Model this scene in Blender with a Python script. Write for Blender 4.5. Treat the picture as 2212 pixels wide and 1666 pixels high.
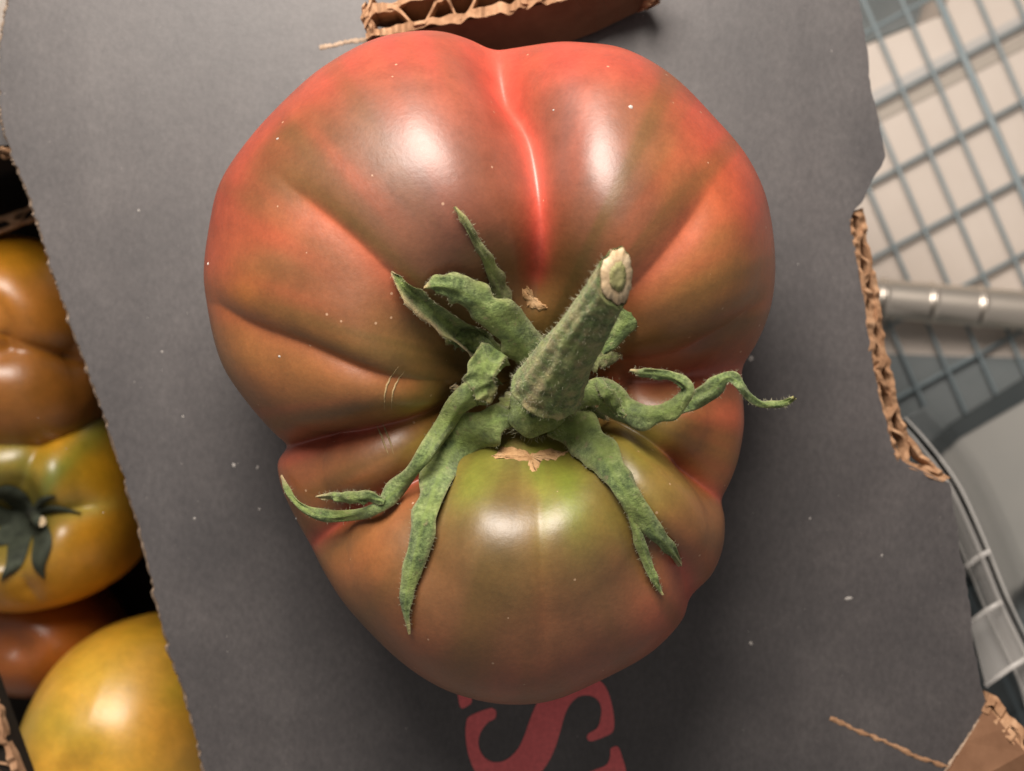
import bpy, math, random
import numpy as np
from mathutils import Vector
from mathutils.bvhtree import BVHTree

random.seed(7); rng = np.random.default_rng(7)
for o in list(bpy.data.objects): bpy.data.objects.remove(o)
scene = bpy.context.scene
col = scene.collection
S = 0.01                                   # everything below is written in centimetres

# ------------------------------------------------------------------ camera, lamps, exposure
D = 30.0                                   # camera height over the lid, cm
K = 18.0 / 2212.0                          # cm on the lid per pixel of the working view
cam_d = bpy.data.cameras.new('camera'); cam = bpy.data.objects.new('camera', cam_d); col.objects.link(cam)
cam.location = (0, 0, D*S); cam.rotation_euler = (0, 0, 0)
cam_d.sensor_width = 36; cam_d.sensor_fit = 'HORIZONTAL'; cam_d.lens = 36*D/18.0
cam_d.clip_start = 0.01; cam_d.clip_end = 20
cam_d.dof.use_dof = True; cam_d.dof.focus_distance = (D-4.8)*S; cam_d.dof.aperture_fstop = 22
scene.camera = cam
w = bpy.data.worlds.new('World'); scene.world = w; w.use_nodes = True
bg = w.node_tree.nodes['Background']; bg.inputs[0].default_value = (1.0, 0.93, 0.87, 1); bg.inputs[1].default_value = 0.24
def area(name, loc, target, size, power, colr):
    d = bpy.data.lights.new(name, 'AREA'); d.shape = 'DISK'; d.size = size*S; d.energy = power; d.color = colr
    o = bpy.data.objects.new(name, d); col.objects.link(o); o.location = Vector(loc)*S
    o.rotation_euler = (Vector(target)-Vector(loc)).to_track_quat('-Z', 'Y').to_euler(); return o
area('ceiling_lamp', (-4.4, 20.5, 24.5), (0, 0, 2), 19, 2.4, (1.0, 0.90, 0.81))
scene.view_settings.view_transform = 'Standard'; scene.view_settings.look = 'None'
scene.view_settings.exposure = 0.0; scene.view_settings.gamma = 1.0

# ------------------------------------------------------------------ helpers
def P(px, py, z=0.0):
    s = (D-z)/D
    return Vector(((px-1106.0)*K*s, (833.0-py)*K*s, z))
def tag(o, label=None, cat=None, group=None, kind=None):
    if label: o['label'] = label
    if cat: o['category'] = cat
    if group: o['group'] = group
    if kind: o['kind'] = kind
    return o
def thing(name, label, cat, loc, group=None):
    o = bpy.data.objects.new(name, None); col.objects.link(o); o.location = Vector(loc)*S
    o.empty_display_size = 0.01
    return tag(o, label, cat, group)
def obj(name, verts, faces, mat, parent=None, smooth=True, attrs=None):
    """verts in world centimetres"""
    me = bpy.data.meshes.new(name)
    v = np.asarray(verts, dtype=np.float64)*S
    me.from_pydata(v.tolist(), [], [tuple(int(i) for i in f) for f in faces])
    me.validate(); me.update()
    if smooth: me.polygons.foreach_set('use_smooth', [True]*len(me.polygons))
    if attrs:
        for an, arr in attrs.items():
            arr = np.asarray(arr, dtype=np.float32)
            if arr.ndim == 2:
                a = me.color_attributes.new(an, 'FLOAT_COLOR', 'POINT')
                a.data.foreach_set('color', np.c_[arr, np.ones(len(arr), np.float32)].astype(np.float32).ravel())
            else:
                a = me.attributes.new(an, 'FLOAT', 'POINT'); a.data.foreach_set('value', arr)
    me.materials.append(mat)
    o = bpy.data.objects.new(name, me); col.objects.link(o)
    if parent is not None:
        par = parent; off = Vector((0, 0, 0))
        while par is not None: off += par.location; par = par.parent
        o.parent = parent; o.location = -off
    return o
class MB:
    def __init__(s): s.v = []; s.f = []; s.a = []
    def add(s, verts, faces, a=None):
        n = len(s.v); s.v += [tuple(x) for x in verts]; s.f += [tuple(i+n for i in f) for f in faces]
        if a is not None: s.a += list(a)
def sstep(a, b, x):
    t = np.clip((x-a)/(b-a), 0, 1); return t*t*(3-2*t)
def spline(pts, n):
    """Catmull-Rom through rows of pts"""
    p = np.asarray(pts, float); p = np.vstack([2*p[0]-p[1], p, 2*p[-1]-p[-2]])
    m = len(p)-3; out = []
    for t in np.linspace(0, m, n):
        i = min(int(t), m-1); u = t-i
        a, b, c, d = p[i], p[i+1], p[i+2], p[i+3]
        out.append(0.5*((2*b)+(-a+c)*u+(2*a-5*b+4*c-d)*u*u+(-a+3*b-3*c+d)*u**3))
    return np.array(out)

# value noise in 3-D for geometry and pigment
_perm = rng.random((32, 32, 32))
def vnoise(p):
    p = np.asarray(p, float); i = np.floor(p).astype(int); f = p-i; f = f*f*(3-2*f); i %= 32; j = (i+1) % 32
    g = lambda a, b, c: _perm[a, b, c]
    x0, y0, z0 = i.T; x1, y1, z1 = j.T; fx, fy, fz = f.T
    c00 = g(x0, y0, z0)*(1-fx)+g(x1, y0, z0)*fx; c10 = g(x0, y1, z0)*(1-fx)+g(x1, y1, z0)*fx
    c01 = g(x0, y0, z1)*(1-fx)+g(x1, y0, z1)*fx; c11 = g(x0, y1, z1)*(1-fx)+g(x1, y1, z1)*fx
    return ((c00*(1-fy)+c10*fy)*(1-fz)+(c01*(1-fy)+c11*fy)*fz)*2-1

# ------------------------------------------------------------------ materials
def M(name):
    m = bpy.data.materials.new(name); m.use_nodes = True; nt = m.node_tree
    return m, nt, nt.nodes['Principled BSDF']
def N(nt, typ, **kw):
    n = nt.nodes.new(typ)
    for k, v in kw.items():
        if k in n.inputs: n.inputs[k].default_value = v
        else: setattr(n, k, v)
    return n
def objcoord(nt, scale=(1, 1, 1)):
    tc = N(nt, 'ShaderNodeTexCoord'); mp = N(nt, 'ShaderNodeMapping'); mp.inputs['Scale'].default_value = scale
    nt.links.new(tc.outputs['Object'], mp.inputs['Vector']); return mp.outputs['Vector']
def noise(nt, vec, scale, detail=4, rough=0.55):
    n = N(nt, 'ShaderNodeTexNoise'); n.inputs['Scale'].default_value = scale; n.inputs['Detail'].default_value = detail
    n.inputs['Roughness'].default_value = rough; nt.links.new(vec, n.inputs['Vector']); return n.outputs['Fac']
def ramp(nt, fac, stops):
    r = N(nt, 'ShaderNodeValToRGB'); els = r.color_ramp.elements
    while len(els) < len(stops): els.new(0.5)
    for e, (p, c) in zip(els, stops): e.position = p; e.color = (*c, 1) if len(c) == 3 else c
    nt.links.new(fac, r.inputs['Fac']); return r.outputs['Color']
def mixc(nt, fac, a, b, mode='MIX'):
    n = N(nt, 'ShaderNodeMix', data_type='RGBA', blend_type=mode)
    for s, x in ((n.inputs[0], fac), (n.inputs[6], a), (n.inputs[7], b)):
        if isinstance(x, bpy.types.NodeSocket): nt.links.new(x, s)
        else: s.default_value = x if not isinstance(x, tuple) else ((*x, 1) if len(x) == 3 else x)
    return n.outputs[2]
def bump(nt, height, strength, dist, bsdf):
    b = N(nt, 'ShaderNodeBump'); b.inputs['Strength'].default_value = strength; b.inputs['Distance'].default_value = dist*S
    nt.links.new(height, b.inputs['Height']); nt.links.new(b.outputs[0], bsdf.inputs['Normal'])

def mat_skin(name, rough=0.33, sss=0.12, speck=1.0):
    m, nt, b = M(name); v = objcoord(nt)
    at = N(nt, 'ShaderNodeAttribute', attribute_name='pigment')
    n1 = noise(nt, v, 260, 5, 0.6); n2 = noise(nt, v, 1500, 3, 0.6)
    c = mixc(nt, 0.35, at.outputs['Color'], ramp(nt, n1, [(0.3, (0.52, 0.54, 0.5)), (0.7, (1.3, 1.2, 1.12))]), 'MULTIPLY')
    c = mixc(nt, 0.35, c, ramp(nt, n2, [(0.3, (0.75, 0.75, 0.75)), (0.7, (1.2, 1.2, 1.2))]), 'MULTIPLY')
    vo = N(nt, 'ShaderNodeTexVoronoi'); vo.inputs['Scale'].default_value = 420; nt.links.new(v, vo.inputs['Vector'])
    sp = N(nt, 'ShaderNodeMath', operation='LESS_THAN'); nt.links.new(vo.outputs['Distance'], sp.inputs[0]); sp.inputs[1].default_value = 0.085
    vs = N(nt, 'ShaderNodeSeparateColor'); nt.links.new(vo.outputs['Color'], vs.inputs[0])
    keep = N(nt, 'ShaderNodeMath', operation='GREATER_THAN'); nt.links.new(vs.outputs[0], keep.inputs[0]); keep.inputs[1].default_value = 0.74
    mu = N(nt, 'ShaderNodeMath', operation='MULTIPLY'); nt.links.new(sp.outputs[0], mu.inputs[0]); nt.links.new(keep.outputs[0], mu.inputs[1])
    mu2 = N(nt, 'ShaderNodeMath', operation='MULTIPLY'); nt.links.new(mu.outputs[0], mu2.inputs[0]); mu2.inputs[1].default_value = 0.45*speck
    c = mixc(nt, mu2.outputs[0], c, (0.62, 0.42, 0.28))
    nt.links.new(c, b.inputs['Base Color'])
    r = N(nt, 'ShaderNodeMapRange'); nt.links.new(n1, r.inputs[0]); r.inputs[3].default_value = rough-0.05; r.inputs[4].default_value = rough+0.06
    nt.links.new(r.outputs[0], b.inputs['Roughness'])
    b.inputs['Subsurface Weight'].default_value = sss; b.inputs['Subsurface Radius'].default_value = (1.0, 0.35, 0.2); b.inputs['Subsurface Scale'].default_value = 0.25*S
    b.inputs['Specular IOR Level'].default_value = 0.74
    bump(nt, noise(nt, v, 900, 5, 0.65), 0.16, 0.03, b)
    return m
SKIN = mat_skin('heirloom_skin', 0.43, 0.05)
SKIN2 = mat_skin('yellow_skin', 0.38, 0.12, 0.0)

def mat_leaf():
    m, nt, b = M('sepal_green'); v = objcoord(nt)
    at = N(nt, 'ShaderNodeAttribute', attribute_name='tint'); n1 = noise(nt, v, 520, 6, 0.7); n2 = noise(nt, v, 1500, 4, 0.65)
    c = ramp(nt, n1, [(0.32, (0.045, 0.075, 0.026)), (0.5, (0.125, 0.185, 0.062)), (0.68, (0.235, 0.30, 0.125))])
    c = mixc(nt, 0.9, c, ramp(nt, n2, [(0.34, (0.50, 0.52, 0.5)), (0.66, (1.5, 1.42, 1.4))]), 'MULTIPLY')
    c = mixc(nt, at.outputs['Fac'], c, (0.50, 0.36, 0.20))
    n3 = noise(nt, v, 130, 3, 0.5)
    c = mixc(nt, ramp(nt, n3, [(0.45, (0, 0, 0)), (0.7, (0.75, 0.75, 0.75))]), c, (0.20, 0.25, 0.055))
    c = mixc(nt, ramp(nt, noise(nt, v, 700, 3, 0.6), [(0.62, (0, 0, 0)), (0.72, (0.6, 0.6, 0.6))]), c, (0.27, 0.21, 0.12))
    at2 = N(nt, 'ShaderNodeAttribute', attribute_name='vein')
    c = mixc(nt, at2.outputs['Fac'], c, (0.20, 0.28, 0.07))
    nt.links.new(c, b.inputs['Base Color']); b.inputs['Roughness'].default_value = 0.72
    b.inputs['Specular IOR Level'].default_value = 0.25
    b.inputs['Sheen Weight'].default_value = 0.25; b.inputs['Sheen Roughness'].default_value = 0.5; b.inputs['Sheen Tint'].default_value = (0.8, 0.85, 0.65, 1)
    bump(nt, noise(nt, v, 900, 6, 0.75), 1.0, 0.06, b); return m
LEAF = mat_leaf()
def simple(name, stops, scale, rough, bs=0.4, bd=0.03, spec=0.4, vscale=(1, 1, 1), extra=None, detail=5):
    m, nt, b = M(name); v = objcoord(nt, vscale); n1 = noise(nt, v, scale, detail, 0.62)
    c = ramp(nt, n1, stops)
    if extra: c = extra(nt, v, c)
    nt.links.new(c, b.inputs['Base Color']); b.inputs['Roughness'].default_value = rough; b.inputs['Specular IOR Level'].default_value = spec
    if bs: bump(nt, noise(nt, v, scale*2.2, 5, 0.65), bs, bd, b)
    return m
HAIR = simple('hair_pale', [(0.3, (0.26, 0.27, 0.16)), (0.7, (0.42, 0.40, 0.28))], 300, 0.5, 0)
CUT = simple('stem_cut', [(0.3, (0.40, 0.28, 0.155)), (0.7, (0.66, 0.53, 0.35))], 500, 0.7)
PITH = simple('stem_pith', [(0.3, (0.17, 0.17, 0.06)), (0.7, (0.33, 0.31, 0.15))], 700, 0.7)
CORK = simple('cork_scar', [(0.3, (0.28, 0.145, 0.055)), (0.5, (0.44, 0.26, 0.12)), (0.75, (0.60, 0.40, 0.22))], 420, 0.75, 0.7, 0.05)
ZIP = simple('zipper_scar', [(0.3, (0.22, 0.145, 0.065)), (0.7, (0.31, 0.225, 0.11))], 600, 0.7, 0.3)
def fibres(nt, v, c):
    mp = N(nt, 'ShaderNodeMapping'); mp.inputs['Scale'].default_value = (1, 0.6, 1); mp.inputs['Rotation'].default_value = (0, 0, 0.28); nt.links.new(v, mp.inputs['Vector'])
    f = noise(nt, mp.outputs[0], 1100, 4, 0.7)
    c = mixc(nt, 0.55, c, ramp(nt, f, [(0.3, (0.62, 0.62, 0.62)), (0.7, (1.4, 1.38, 1.36))]), 'MULTIPLY')
    mp2 = N(nt, 'ShaderNodeMapping'); mp2.inputs['Scale'].default_value = (1, 0.06, 1); mp2.inputs['Rotation'].default_value = (0, 0, 0.28); nt.links.new(v, mp2.inputs['Vector'])
    st = noise(nt, mp2.outputs[0], 160, 3, 0.6)
    c = mixc(nt, 0.28, c, ramp(nt, st, [(0.3, (0.78, 0.76, 0.77)), (0.7, (1.18, 1.18, 1.17))]), 'MULTIPLY')
    big = noise(nt, v, 22, 4, 0.6)
    c = mixc(nt, 0.6, c, ramp(nt, big, [(0.35, (0.80, 0.80, 0.82)), (0.65, (1.2, 1.16, 1.15))]), 'MULTIPLY')
    g = noise(nt, v, 1800, 2, 0.5)
    return mixc(nt, ramp(nt, g, [(0.70, (0, 0, 0)), (0.78, (0.25, 0.25, 0.25))]), c, (0.30, 0.27, 0.25))
PRINT = simple('charcoal_print', [(0.3, (0.050, 0.047, 0.0485)), (0.5, (0.061, 0.057, 0.058)), (0.7, (0.075, 0.070, 0.0705))], 60, 0.46, 0.25, 0.02, 0.6, extra=fibres)
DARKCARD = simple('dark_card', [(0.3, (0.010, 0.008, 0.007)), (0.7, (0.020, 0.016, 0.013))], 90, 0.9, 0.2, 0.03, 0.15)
def redfib(nt, v, c):
    f = noise(nt, v, 1100, 4, 0.7)
    return mixc(nt, 0.5, c, ramp(nt, f, [(0.3, (0.7, 0.7, 0.7)), (0.7, (1.25, 1.3, 1.3))]), 'MULTIPLY')
REDINK = simple('red_ink', [(0.3, (0.66, 0.115, 0.12)), (0.7, (0.78, 0.15, 0.155))], 120, 0.58, 0.25, 0.02, 0.5, extra=redfib)
KRAFT = simple('kraft', [(0.25, (0.20, 0.105, 0.055)), (0.5, (0.35, 0.20, 0.112)), (0.75, (0.52, 0.33, 0.20))], 330, 0.85, 0.6, 0.04, 0.2)
KRAFTFACE = simple('kraft_face', [(0.25, (0.145, 0.072, 0.038)), (0.5, (0.185, 0.095, 0.052)), (0.75, (0.23, 0.122, 0.068))], 160, 0.8, 0.3, 0.02, 0.25)
PALEFIB = simple('pale_fibre', [(0.3, (0.22, 0.155, 0.105)), (0.7, (0.52, 0.39, 0.29))], 500, 0.85, 0.5, 0.03, 0.2)
BEIGE = simple('beige_board', [(0.3, (0.56, 0.49, 0.43)), (0.7, (0.63, 0.56, 0.50))], 30, 0.7, 0)
TAPE = simple('tape_tan', [(0.3, (0.36, 0.32, 0.275)), (0.7, (0.41, 0.365, 0.315))], 30, 0.6, 0)
TAPE2 = simple('tape_pale', [(0.3, (0.44, 0.42, 0.40)), (0.7, (0.48, 0.46, 0.44))], 30, 0.6, 0)
GREYCARD = simple('grey_card', [(0.3, (0.33, 0.33, 0.31)), (0.7, (0.38, 0.37, 0.345))], 30, 0.7, 0)
TEAL = simple('slate_card', [(0.3, (0.14, 0.165, 0.17)), (0.7, (0.20, 0.22, 0.225))], 40, 0.6, 0)
WIRE = simple('wire_coating', [(0.3, (0.19, 0.24, 0.26)), (0.7, (0.25, 0.30, 0.32))], 80, 0.4, 0)
DUST = simple('dust_pale', [(0.3, (0.28, 0.26, 0.245)), (0.7, (0.5, 0.48, 0.45))], 900, 0.9, 0)
m, nt, b = M('chrome'); b.inputs['Metallic'].default_value = 1; b.inputs['Base Color'].default_value = (0.72, 0.68, 0.63, 1); b.inputs['Roughness'].default_value = 0.16; CHROME = m; b.inputs['Roughness'].default_value = 0.36; b.inputs['Base Color'].default_value = (0.88, 0.80, 0.70, 1)
def mat_plastic():
    m, nt, b = M('clear_plastic'); nt.nodes.remove(b); out = nt.nodes['Material Output']
    t = N(nt, 'ShaderNodeBsdfTransparent'); t.inputs[0].default_value = (0.90, 0.92, 0.92, 1)
    g = N(nt, 'ShaderNodeBsdfGlossy'); g.inputs['Roughness'].default_value = 0.12; g.inputs[0].default_value = (0.95, 0.95, 0.95, 1)
    fr = N(nt, 'ShaderNodeLayerWeight'); fr.inputs['Blend'].default_value = 0.32
    mx = N(nt, 'ShaderNodeMixShader'); nt.links.new(fr.outputs['Fresnel'], mx.inputs[0]); nt.links.new(t.outputs[0], mx.inputs[1]); nt.links.new(g.outputs[0], mx.inputs[2])
    nt.links.new(mx.outputs[0], out.inputs['Surface']); return m
PLASTIC = mat_plastic()
def mat_frost(name, f):
    m, nt, b = M(name); b.inputs['Base Color'].default_value = (0.72, 0.70, 0.67, 1); b.inputs['Roughness'].default_value = 0.25; b.inputs['Specular IOR Level'].default_value = 0.8
    t = N(nt, 'ShaderNodeBsdfTransparent'); mx = N(nt, 'ShaderNodeMixShader'); mx.inputs[0].default_value = f
    nt.links.new(t.outputs[0], mx.inputs[1]); nt.links.new(b.outputs[0], mx.inputs[2]); nt.links.new(mx.outputs[0], nt.nodes['Material Output'].inputs['Surface']); return m
FROST = mat_frost('hazy_plastic', 0.36); FROST2 = mat_frost('hazy_rim', 0.20)

# ------------------------------------------------------------------ tomato body generator
def tomato_mesh(C, outline, ze, Ht, cav, cavw, furrows, base_z, nT=560, nA=230, hb=None, n_exp=2.3, rscale=1.0):
    """C px centre; outline px silhouette; heights in cm. furrows: dict(path px, w=(wminus,wplus), d, r0, r1)"""
    C = np.array(C, float); ol = spline(list(outline)+[outline[0]], len(outline)*6)[:-1]-C
    th_o = np.arctan2(-ol[:, 1], ol[:, 0]); r_o = np.hypot(ol[:, 0], ol[:, 1])
    o = np.argsort(th_o); th_o, r_o = th_o[o], r_o[o]
    T = np.linspace(-np.pi, np.pi, nT, endpoint=False)
    Rpx = np.interp(T, th_o, r_o, period=2*np.pi)
    k = np.exp(-np.linspace(-2, 2, 9)**2); k /= k.sum()
    Rpx = np.convolve(np.r_[Rpx[-4:], Rpx, Rpx[:4]], k, 'valid')
    s_e = (D-ze)/D
    R = Rpx*K*s_e*rscale
    c = P(C[0], C[1], ze)
    A = np.linspace(0, np.pi, nA)
    rho = np.abs(np.sin(A))**(2/n_exp); zz = np.sign(np.cos(A))*np.abs(np.cos(A))**(2/n_exp)
    if callable(Ht): HtT = Ht(T)
    else: HtT = np.full(nT, Ht)
    TT, AA = np.meshgrid(T, A); RHO = np.repeat(rho[:, None], nT, 1); ZZ = np.repeat(zz[:, None], nT, 1)
    up = ZZ > 0
    bot = (ze-base_z)
    Z = np.where(up, ze+ZZ*HtT[None, :], ze+np.maximum(ZZ*bot*1.12, -bot+0.02*RHO))
    Z = Z-np.where(up, cav*np.exp(-(RHO/cavw)**2), 0)
    rad = RHO*R[None, :]
    proj = rad*(D-ze)/(D-Z)*D/(D-ze)/K/Rpx[None, :]          # projected radius relative to silhouette
    G = np.zeros_like(Z); GF = []
    for f in furrows:
        p = spline(f['path'], 60)-C
        ft = np.unwrap(np.arctan2(-p[:, 1], p[:, 0])); fr = np.hypot(p[:, 0], p[:, 1])
        fr = fr/np.interp(ft, th_o, r_o, period=2*np.pi)
        oo = np.argsort(fr); tf = np.interp(proj, fr[oo], ft[oo])
        dl = (TT-tf+np.pi) % (2*np.pi)-np.pi
        arc = dl*np.maximum(rad, 0.6)
        wm, wp = f['w']; wv = np.where(arc < 0, wm, wp)
        e = f.get('e', 0.15)
        g = np.exp(-(np.sqrt((arc/wv)**2+e*e)-e))
        env = sstep(f['r0'], f['r0']+0.22, proj)*(1-sstep(f['r1']-0.25, f['r1'], proj))*np.where(up, 1, 0)
        gg = g*env*f['d']
        nr = RHO**3*0.8; nz = np.sqrt(np.maximum(1-RHO**5, 0))
        Z = Z-gg*nz; rad = rad-gg*nr*(1-sstep(0.9, 1.0, RHO))
        GF.append(g*env)
    X = c.x+rad*np.cos(TT); Y = c.y+rad*np.sin(TT)
    V = np.stack([X, Y, Z], -1).reshape(-1, 3)
    jit = vnoise(V*0.55)*0.07+vnoise(V*1.3+5)*0.022
    upf = up.reshape(-1)
    V[:, 2] += jit*np.where(upf, 1, 0)
    F = []
    i = np.arange(nA-1)[:, None]; j = np.arange(nT)[None, :]
    a = i*nT+j; b_ = i*nT+(j+1) % nT
    F = np.stack([a+0*j, a+nT, b_+nT, b_+0*i], -1).reshape(-1, 4)
    ppx = 1106+V[:, 0]/K*D/(D-V[:, 2]); ppy = 833-V[:, 1]/K*D/(D-V[:, 2])
    return V, F, dict(px=ppx, py=ppy, rho=RHO.reshape(-1), up=upf, g=[x.reshape(-1) for x in GF], th=TT.reshape(-1), proj=proj.reshape(-1))

def pigment(V, info, base, blobs, lines=(), warp=26, gain=1.0, streak=0.0):
    n1 = vnoise(V*0.9+3)*warp+vnoise(V*2.2+9)*warp*0.45; n2 = vnoise(V*0.9+17)*warp+vnoise(V*2.2+21)*warp*0.45
    px = info['px']+n1; py = info['py']+n2
    c = np.tile(np.array(base, float), (len(V), 1))
    for it in blobs:
        x, y, r, cc, s = it[:5]
        if len(it) > 5:
            ry, ang = it[5], math.radians(it[6]); dx, dy = px-x, py-y
            u = dx*math.cos(ang)+dy*math.sin(ang); v = -dx*math.sin(ang)+dy*math.cos(ang)
            q = (u/r)**2+(v/ry)**2
        else: q = ((px-x)**2+(py-y)**2)/r**2
        a = s*np.exp(-q)
        c = c*(1-a[:, None])+np.array(cc)[None, :]*gain*a[:, None]
    if streak > 0:
        pr = info['proj']; th = info['th']
        q1 = vnoise(np.c_[np.cos(th)*9, np.sin(th)*9, pr*1.6+3]); q2 = vnoise(np.c_[np.cos(th)*21, np.sin(th)*21, pr*2.2+11])
        a = streak*np.clip(q1*1.3+q2*0.6, 0, 1)[:, None]; c = c*(1-a)+np.array((0.115, 0.080, 0.020))*a
        a = (streak*0.7*np.clip(-q1*1.2-q2*0.7-0.1, 0, 1)*sstep(0.45, 0.75, pr)*(1-0.75*sstep(1000, 1150, info['py'])))[:, None]; c = c*(1-a)+np.array((0.44, 0.095, 0.05))*a
    for wgt, cc in lines:
        a = np.clip(wgt, 0, 1)[:, None]; c = c*(1-a)+np.array(cc)[None, :]*a
    return c

# ================================================================== SETTING
def slab(poly, z0, z1):
    """prism from a px polygon whose px positions hold at its top z1"""
    top = [P(x, y, z1) for x, y in poly]; n = len(top)
    bot = [Vector((p.x, p.y, z0)) for p in top]
    return top+bot, [tuple(range(n)), tuple(reversed(range(n, 2*n)))]+[(i, i+n, (i+1) % n+n, (i+1) % n) for i in range(n)]
def ccw(poly):
    a = sum(x0*y1-x1*y0 for (x0, y0), (x1, y1) in zip(poly, poly[1:]+poly[:1]))
    return poly if a < 0 else poly[::-1]
FL = -16.0
o = obj('floor', [(-60, -60, FL), (60, -60, FL), (60, 60, FL), (-60, 60, FL)], [(0, 1, 2, 3)], BEIGE, smooth=False); tag(o, kind='structure')

# ------------------------------------------------------------------ tube helper
def tube(pts, rad, seg=10, caps=True):
    pts = [Vector(p) for p in pts]; n = len(pts); V = []; F = []
    t0 = (pts[1]-pts[0]).normalized(); ref = Vector((0, 0, 1)) if abs(t0.z) < 0.9 else Vector((1, 0, 0))
    u = t0.cross(ref).normalized()
    for i, p in enumerate(pts):
        t = (pts[min(i+1, n-1)]-pts[max(i-1, 0)]).normalized(); u = (u-t*u.dot(t)).normalized(); v = t.cross(u)
        r = rad[i] if hasattr(rad, '__len__') else rad
        for k in range(seg):
            a = 2*math.pi*k/seg; V.append(p+u*math.cos(a)*r+v*math.sin(a)*r)
    for i in range(n-1):
        for k in range(seg): F.append((i*seg+k, i*seg+(k+1) % seg, (i+1)*seg+(k+1) % seg, (i+1)*seg+k))
    if caps: F += [tuple(reversed(range(seg))), tuple((n-1)*seg+k for k in range(seg))]
    return V, F

# ------------------------------------------------------------------ wire shelf, rail, cards
ZW = -12.0
shelf = thing('wire_shelf', 'blue grey coated wire shelf with a rectangular grid under the box', 'wire shelf', P(2100, 300, ZW))
dA = Vector((0.435, -1, 0)).normalized(); dB = Vector((1, 0.535, 0)).normalized()
for i in range(-24, 8):
    p = P(1865+83*i, 0, ZW); thick = (i == 2)
    r = 0.095 if thick else 0.05
    V, F = tube([p-dA*10, p+dA*26], r, 8)
    if i == 2: V = [v+Vector((0, 0, -0.09)) for v in V]
    obj('wire', V, F, WIRE, shelf)
for i in range(-3, 9):
    p = P(1932, 368+165*i, ZW-0.2); V, F = tube([p-dB*30, p+dB*12], 0.055, 8); obj('wire', V, F, WIRE, shelf)
# legs that carry the shelf
for q in ((-18, -12), (14, -14), (14, 11), (-18, 13)):
    V, F = tube([(q[0], q[1], FL), (q[0], q[1], ZW-0.25)], 0.3, 10); obj('leg', V, F, WIRE, shelf)
for a, b_ in (((-18, -12), (14, -14)), ((14, 11), (-18, 13)), ((14, -14), (14, 11)), ((-18, -12), (-18, 13))):
    V, F = tube([(*a, ZW-0.36), (*b_, ZW-0.36)], 0.11, 8); obj('edge_rail', V, F, WIRE, shelf)

# beige carton below the shelf, with a raised seam
cart = thing('flat_carton', 'beige flat carton with a taped seam lying beneath the wire shelf', 'carton', P(2050, 300, FL))
V, F = slab(ccw([(1700, 165), (2040, 32), (2062, -60), (2700, -300), (2700, 560), (1700, 1000)]), FL+0.02, ZW-0.42); obj('board', V, F, BEIGE, cart, smooth=False)
V, F = slab(ccw([(1700, 338), (2500, -72), (2500, -44), (1700, 366)]), ZW-0.42, ZW-0.38); obj('seam_tape', V, F, TAPE, cart, smooth=False)
V, F = slab(ccw([(1700, 292), (2500, -118), (2500, -92), (1700, 318)]), ZW-0.42, ZW-0.39); obj('seam_tape', V, F, TAPE2, cart, smooth=False)
V, F = slab(ccw([(1750, -80), (2060, -160), (2062, 20), (2035, 30), (1750, 140)]), FL+0.03, FL+0.3)
tag(obj('dark_board', V, F, TEAL, smooth=False), 'dark board added for the dark gap past the beige carton at the top edge', 'board')  # added dark sheet, stands in for the gap beside the carton
V, F = slab(ccw([(1750, 760), (2080, 770), (2600, 780), (2600, 1900), (1800, 1900)]), FL+0.03, ZW-0.36)
tag(obj('dark_board', V, F, TEAL, smooth=False), 'dark blue grey board beneath the clear plastic tub', 'board')
V, F = slab(ccw([(1980, 985), (2020, 965), (2240, 835), (2700, 700), (2700, 1262), (2060, 1240)]), ZW+0.1, ZW+0.25)
gcard = tag(obj('grey_card', V, F, GREYCARD, smooth=False), 'plain pale grey card inside the clear tub with painted shade along its upper edge', 'card')
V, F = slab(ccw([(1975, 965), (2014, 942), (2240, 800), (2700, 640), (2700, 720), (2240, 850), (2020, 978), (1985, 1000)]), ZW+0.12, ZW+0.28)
obj('shade_band', V, F, simple('painted_shade', [(0.3, (0.035, 0.045, 0.048)), (0.7, (0.06, 0.07, 0.072))], 40, 0.7, 0), gcard, smooth=False)  # dark strip in place of the shadow along the card's upper edge

# chrome rail with ring grooves
rail = thing('chrome_rail', 'polished chrome rail with ring grooves lying across the wire shelf', 'rail', P(2050, 645, ZW+0.5))
a = P(1840, 640, ZW+0.56); b_ = P(2420, 688, ZW+0.56); n = 500; L = (b_-a).length
pts = []; rr = []
g0 = (P(1905, 635, ZW+0.56)-a).length; gp = (P(2011, 640, ZW+0.56)-P(1905, 635, ZW+0.56)).length
for i in range(n+1):
    s = L*i/n; ph = ((s-g0+gp/2) % gp)-gp/2
    pts.append(a+(b_-a)*(i/n)); rr.append(0.47+0.05*math.exp(-(ph/0.055)**2))
V, F = tube(pts, rr, 48); obj('tube', V, F, CHROME, rail)

# clear plastic tub
tub = thing('plastic_tub', 'clear plastic clamshell tub with a ridged rim beside the box', 'plastic tub', P(2150, 1200, ZW))
def rail_strip(path, z, w, h, name='rim'):
    pp = spline([(x, y) for x, y in path], 40); mb = MB(); vs = []
    for i in range(len(pp)):
        t = pp[min(i+1, len(pp)-1)]-pp[max(i-1, 0)]; t /= np.hypot(*t); nx, ny = -t[1], t[0]
        for s_, dz in ((-1, -h/2), (-0.7, h/2), (0.7, h/2), (1, -h/2)):
            vs.append(P(pp[i][0]+nx*w*s_, pp[i][1]+ny*w*s_, z)+Vector((0, 0, dz)))
    fs = [(i*4+k, i*4+(k+1) % 4, (i+1)*4+(k+1) % 4, (i+1)*4+k) for i in range(len(pp)-1) for k in range(4)]
    return obj(name, vs, fs, FROST2, tub)
rim_path = [(1935, 905), (1985, 960), (2050, 1048), (2105, 1165), (2160, 1300), (2215, 1415), (2300, 1600)]
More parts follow.
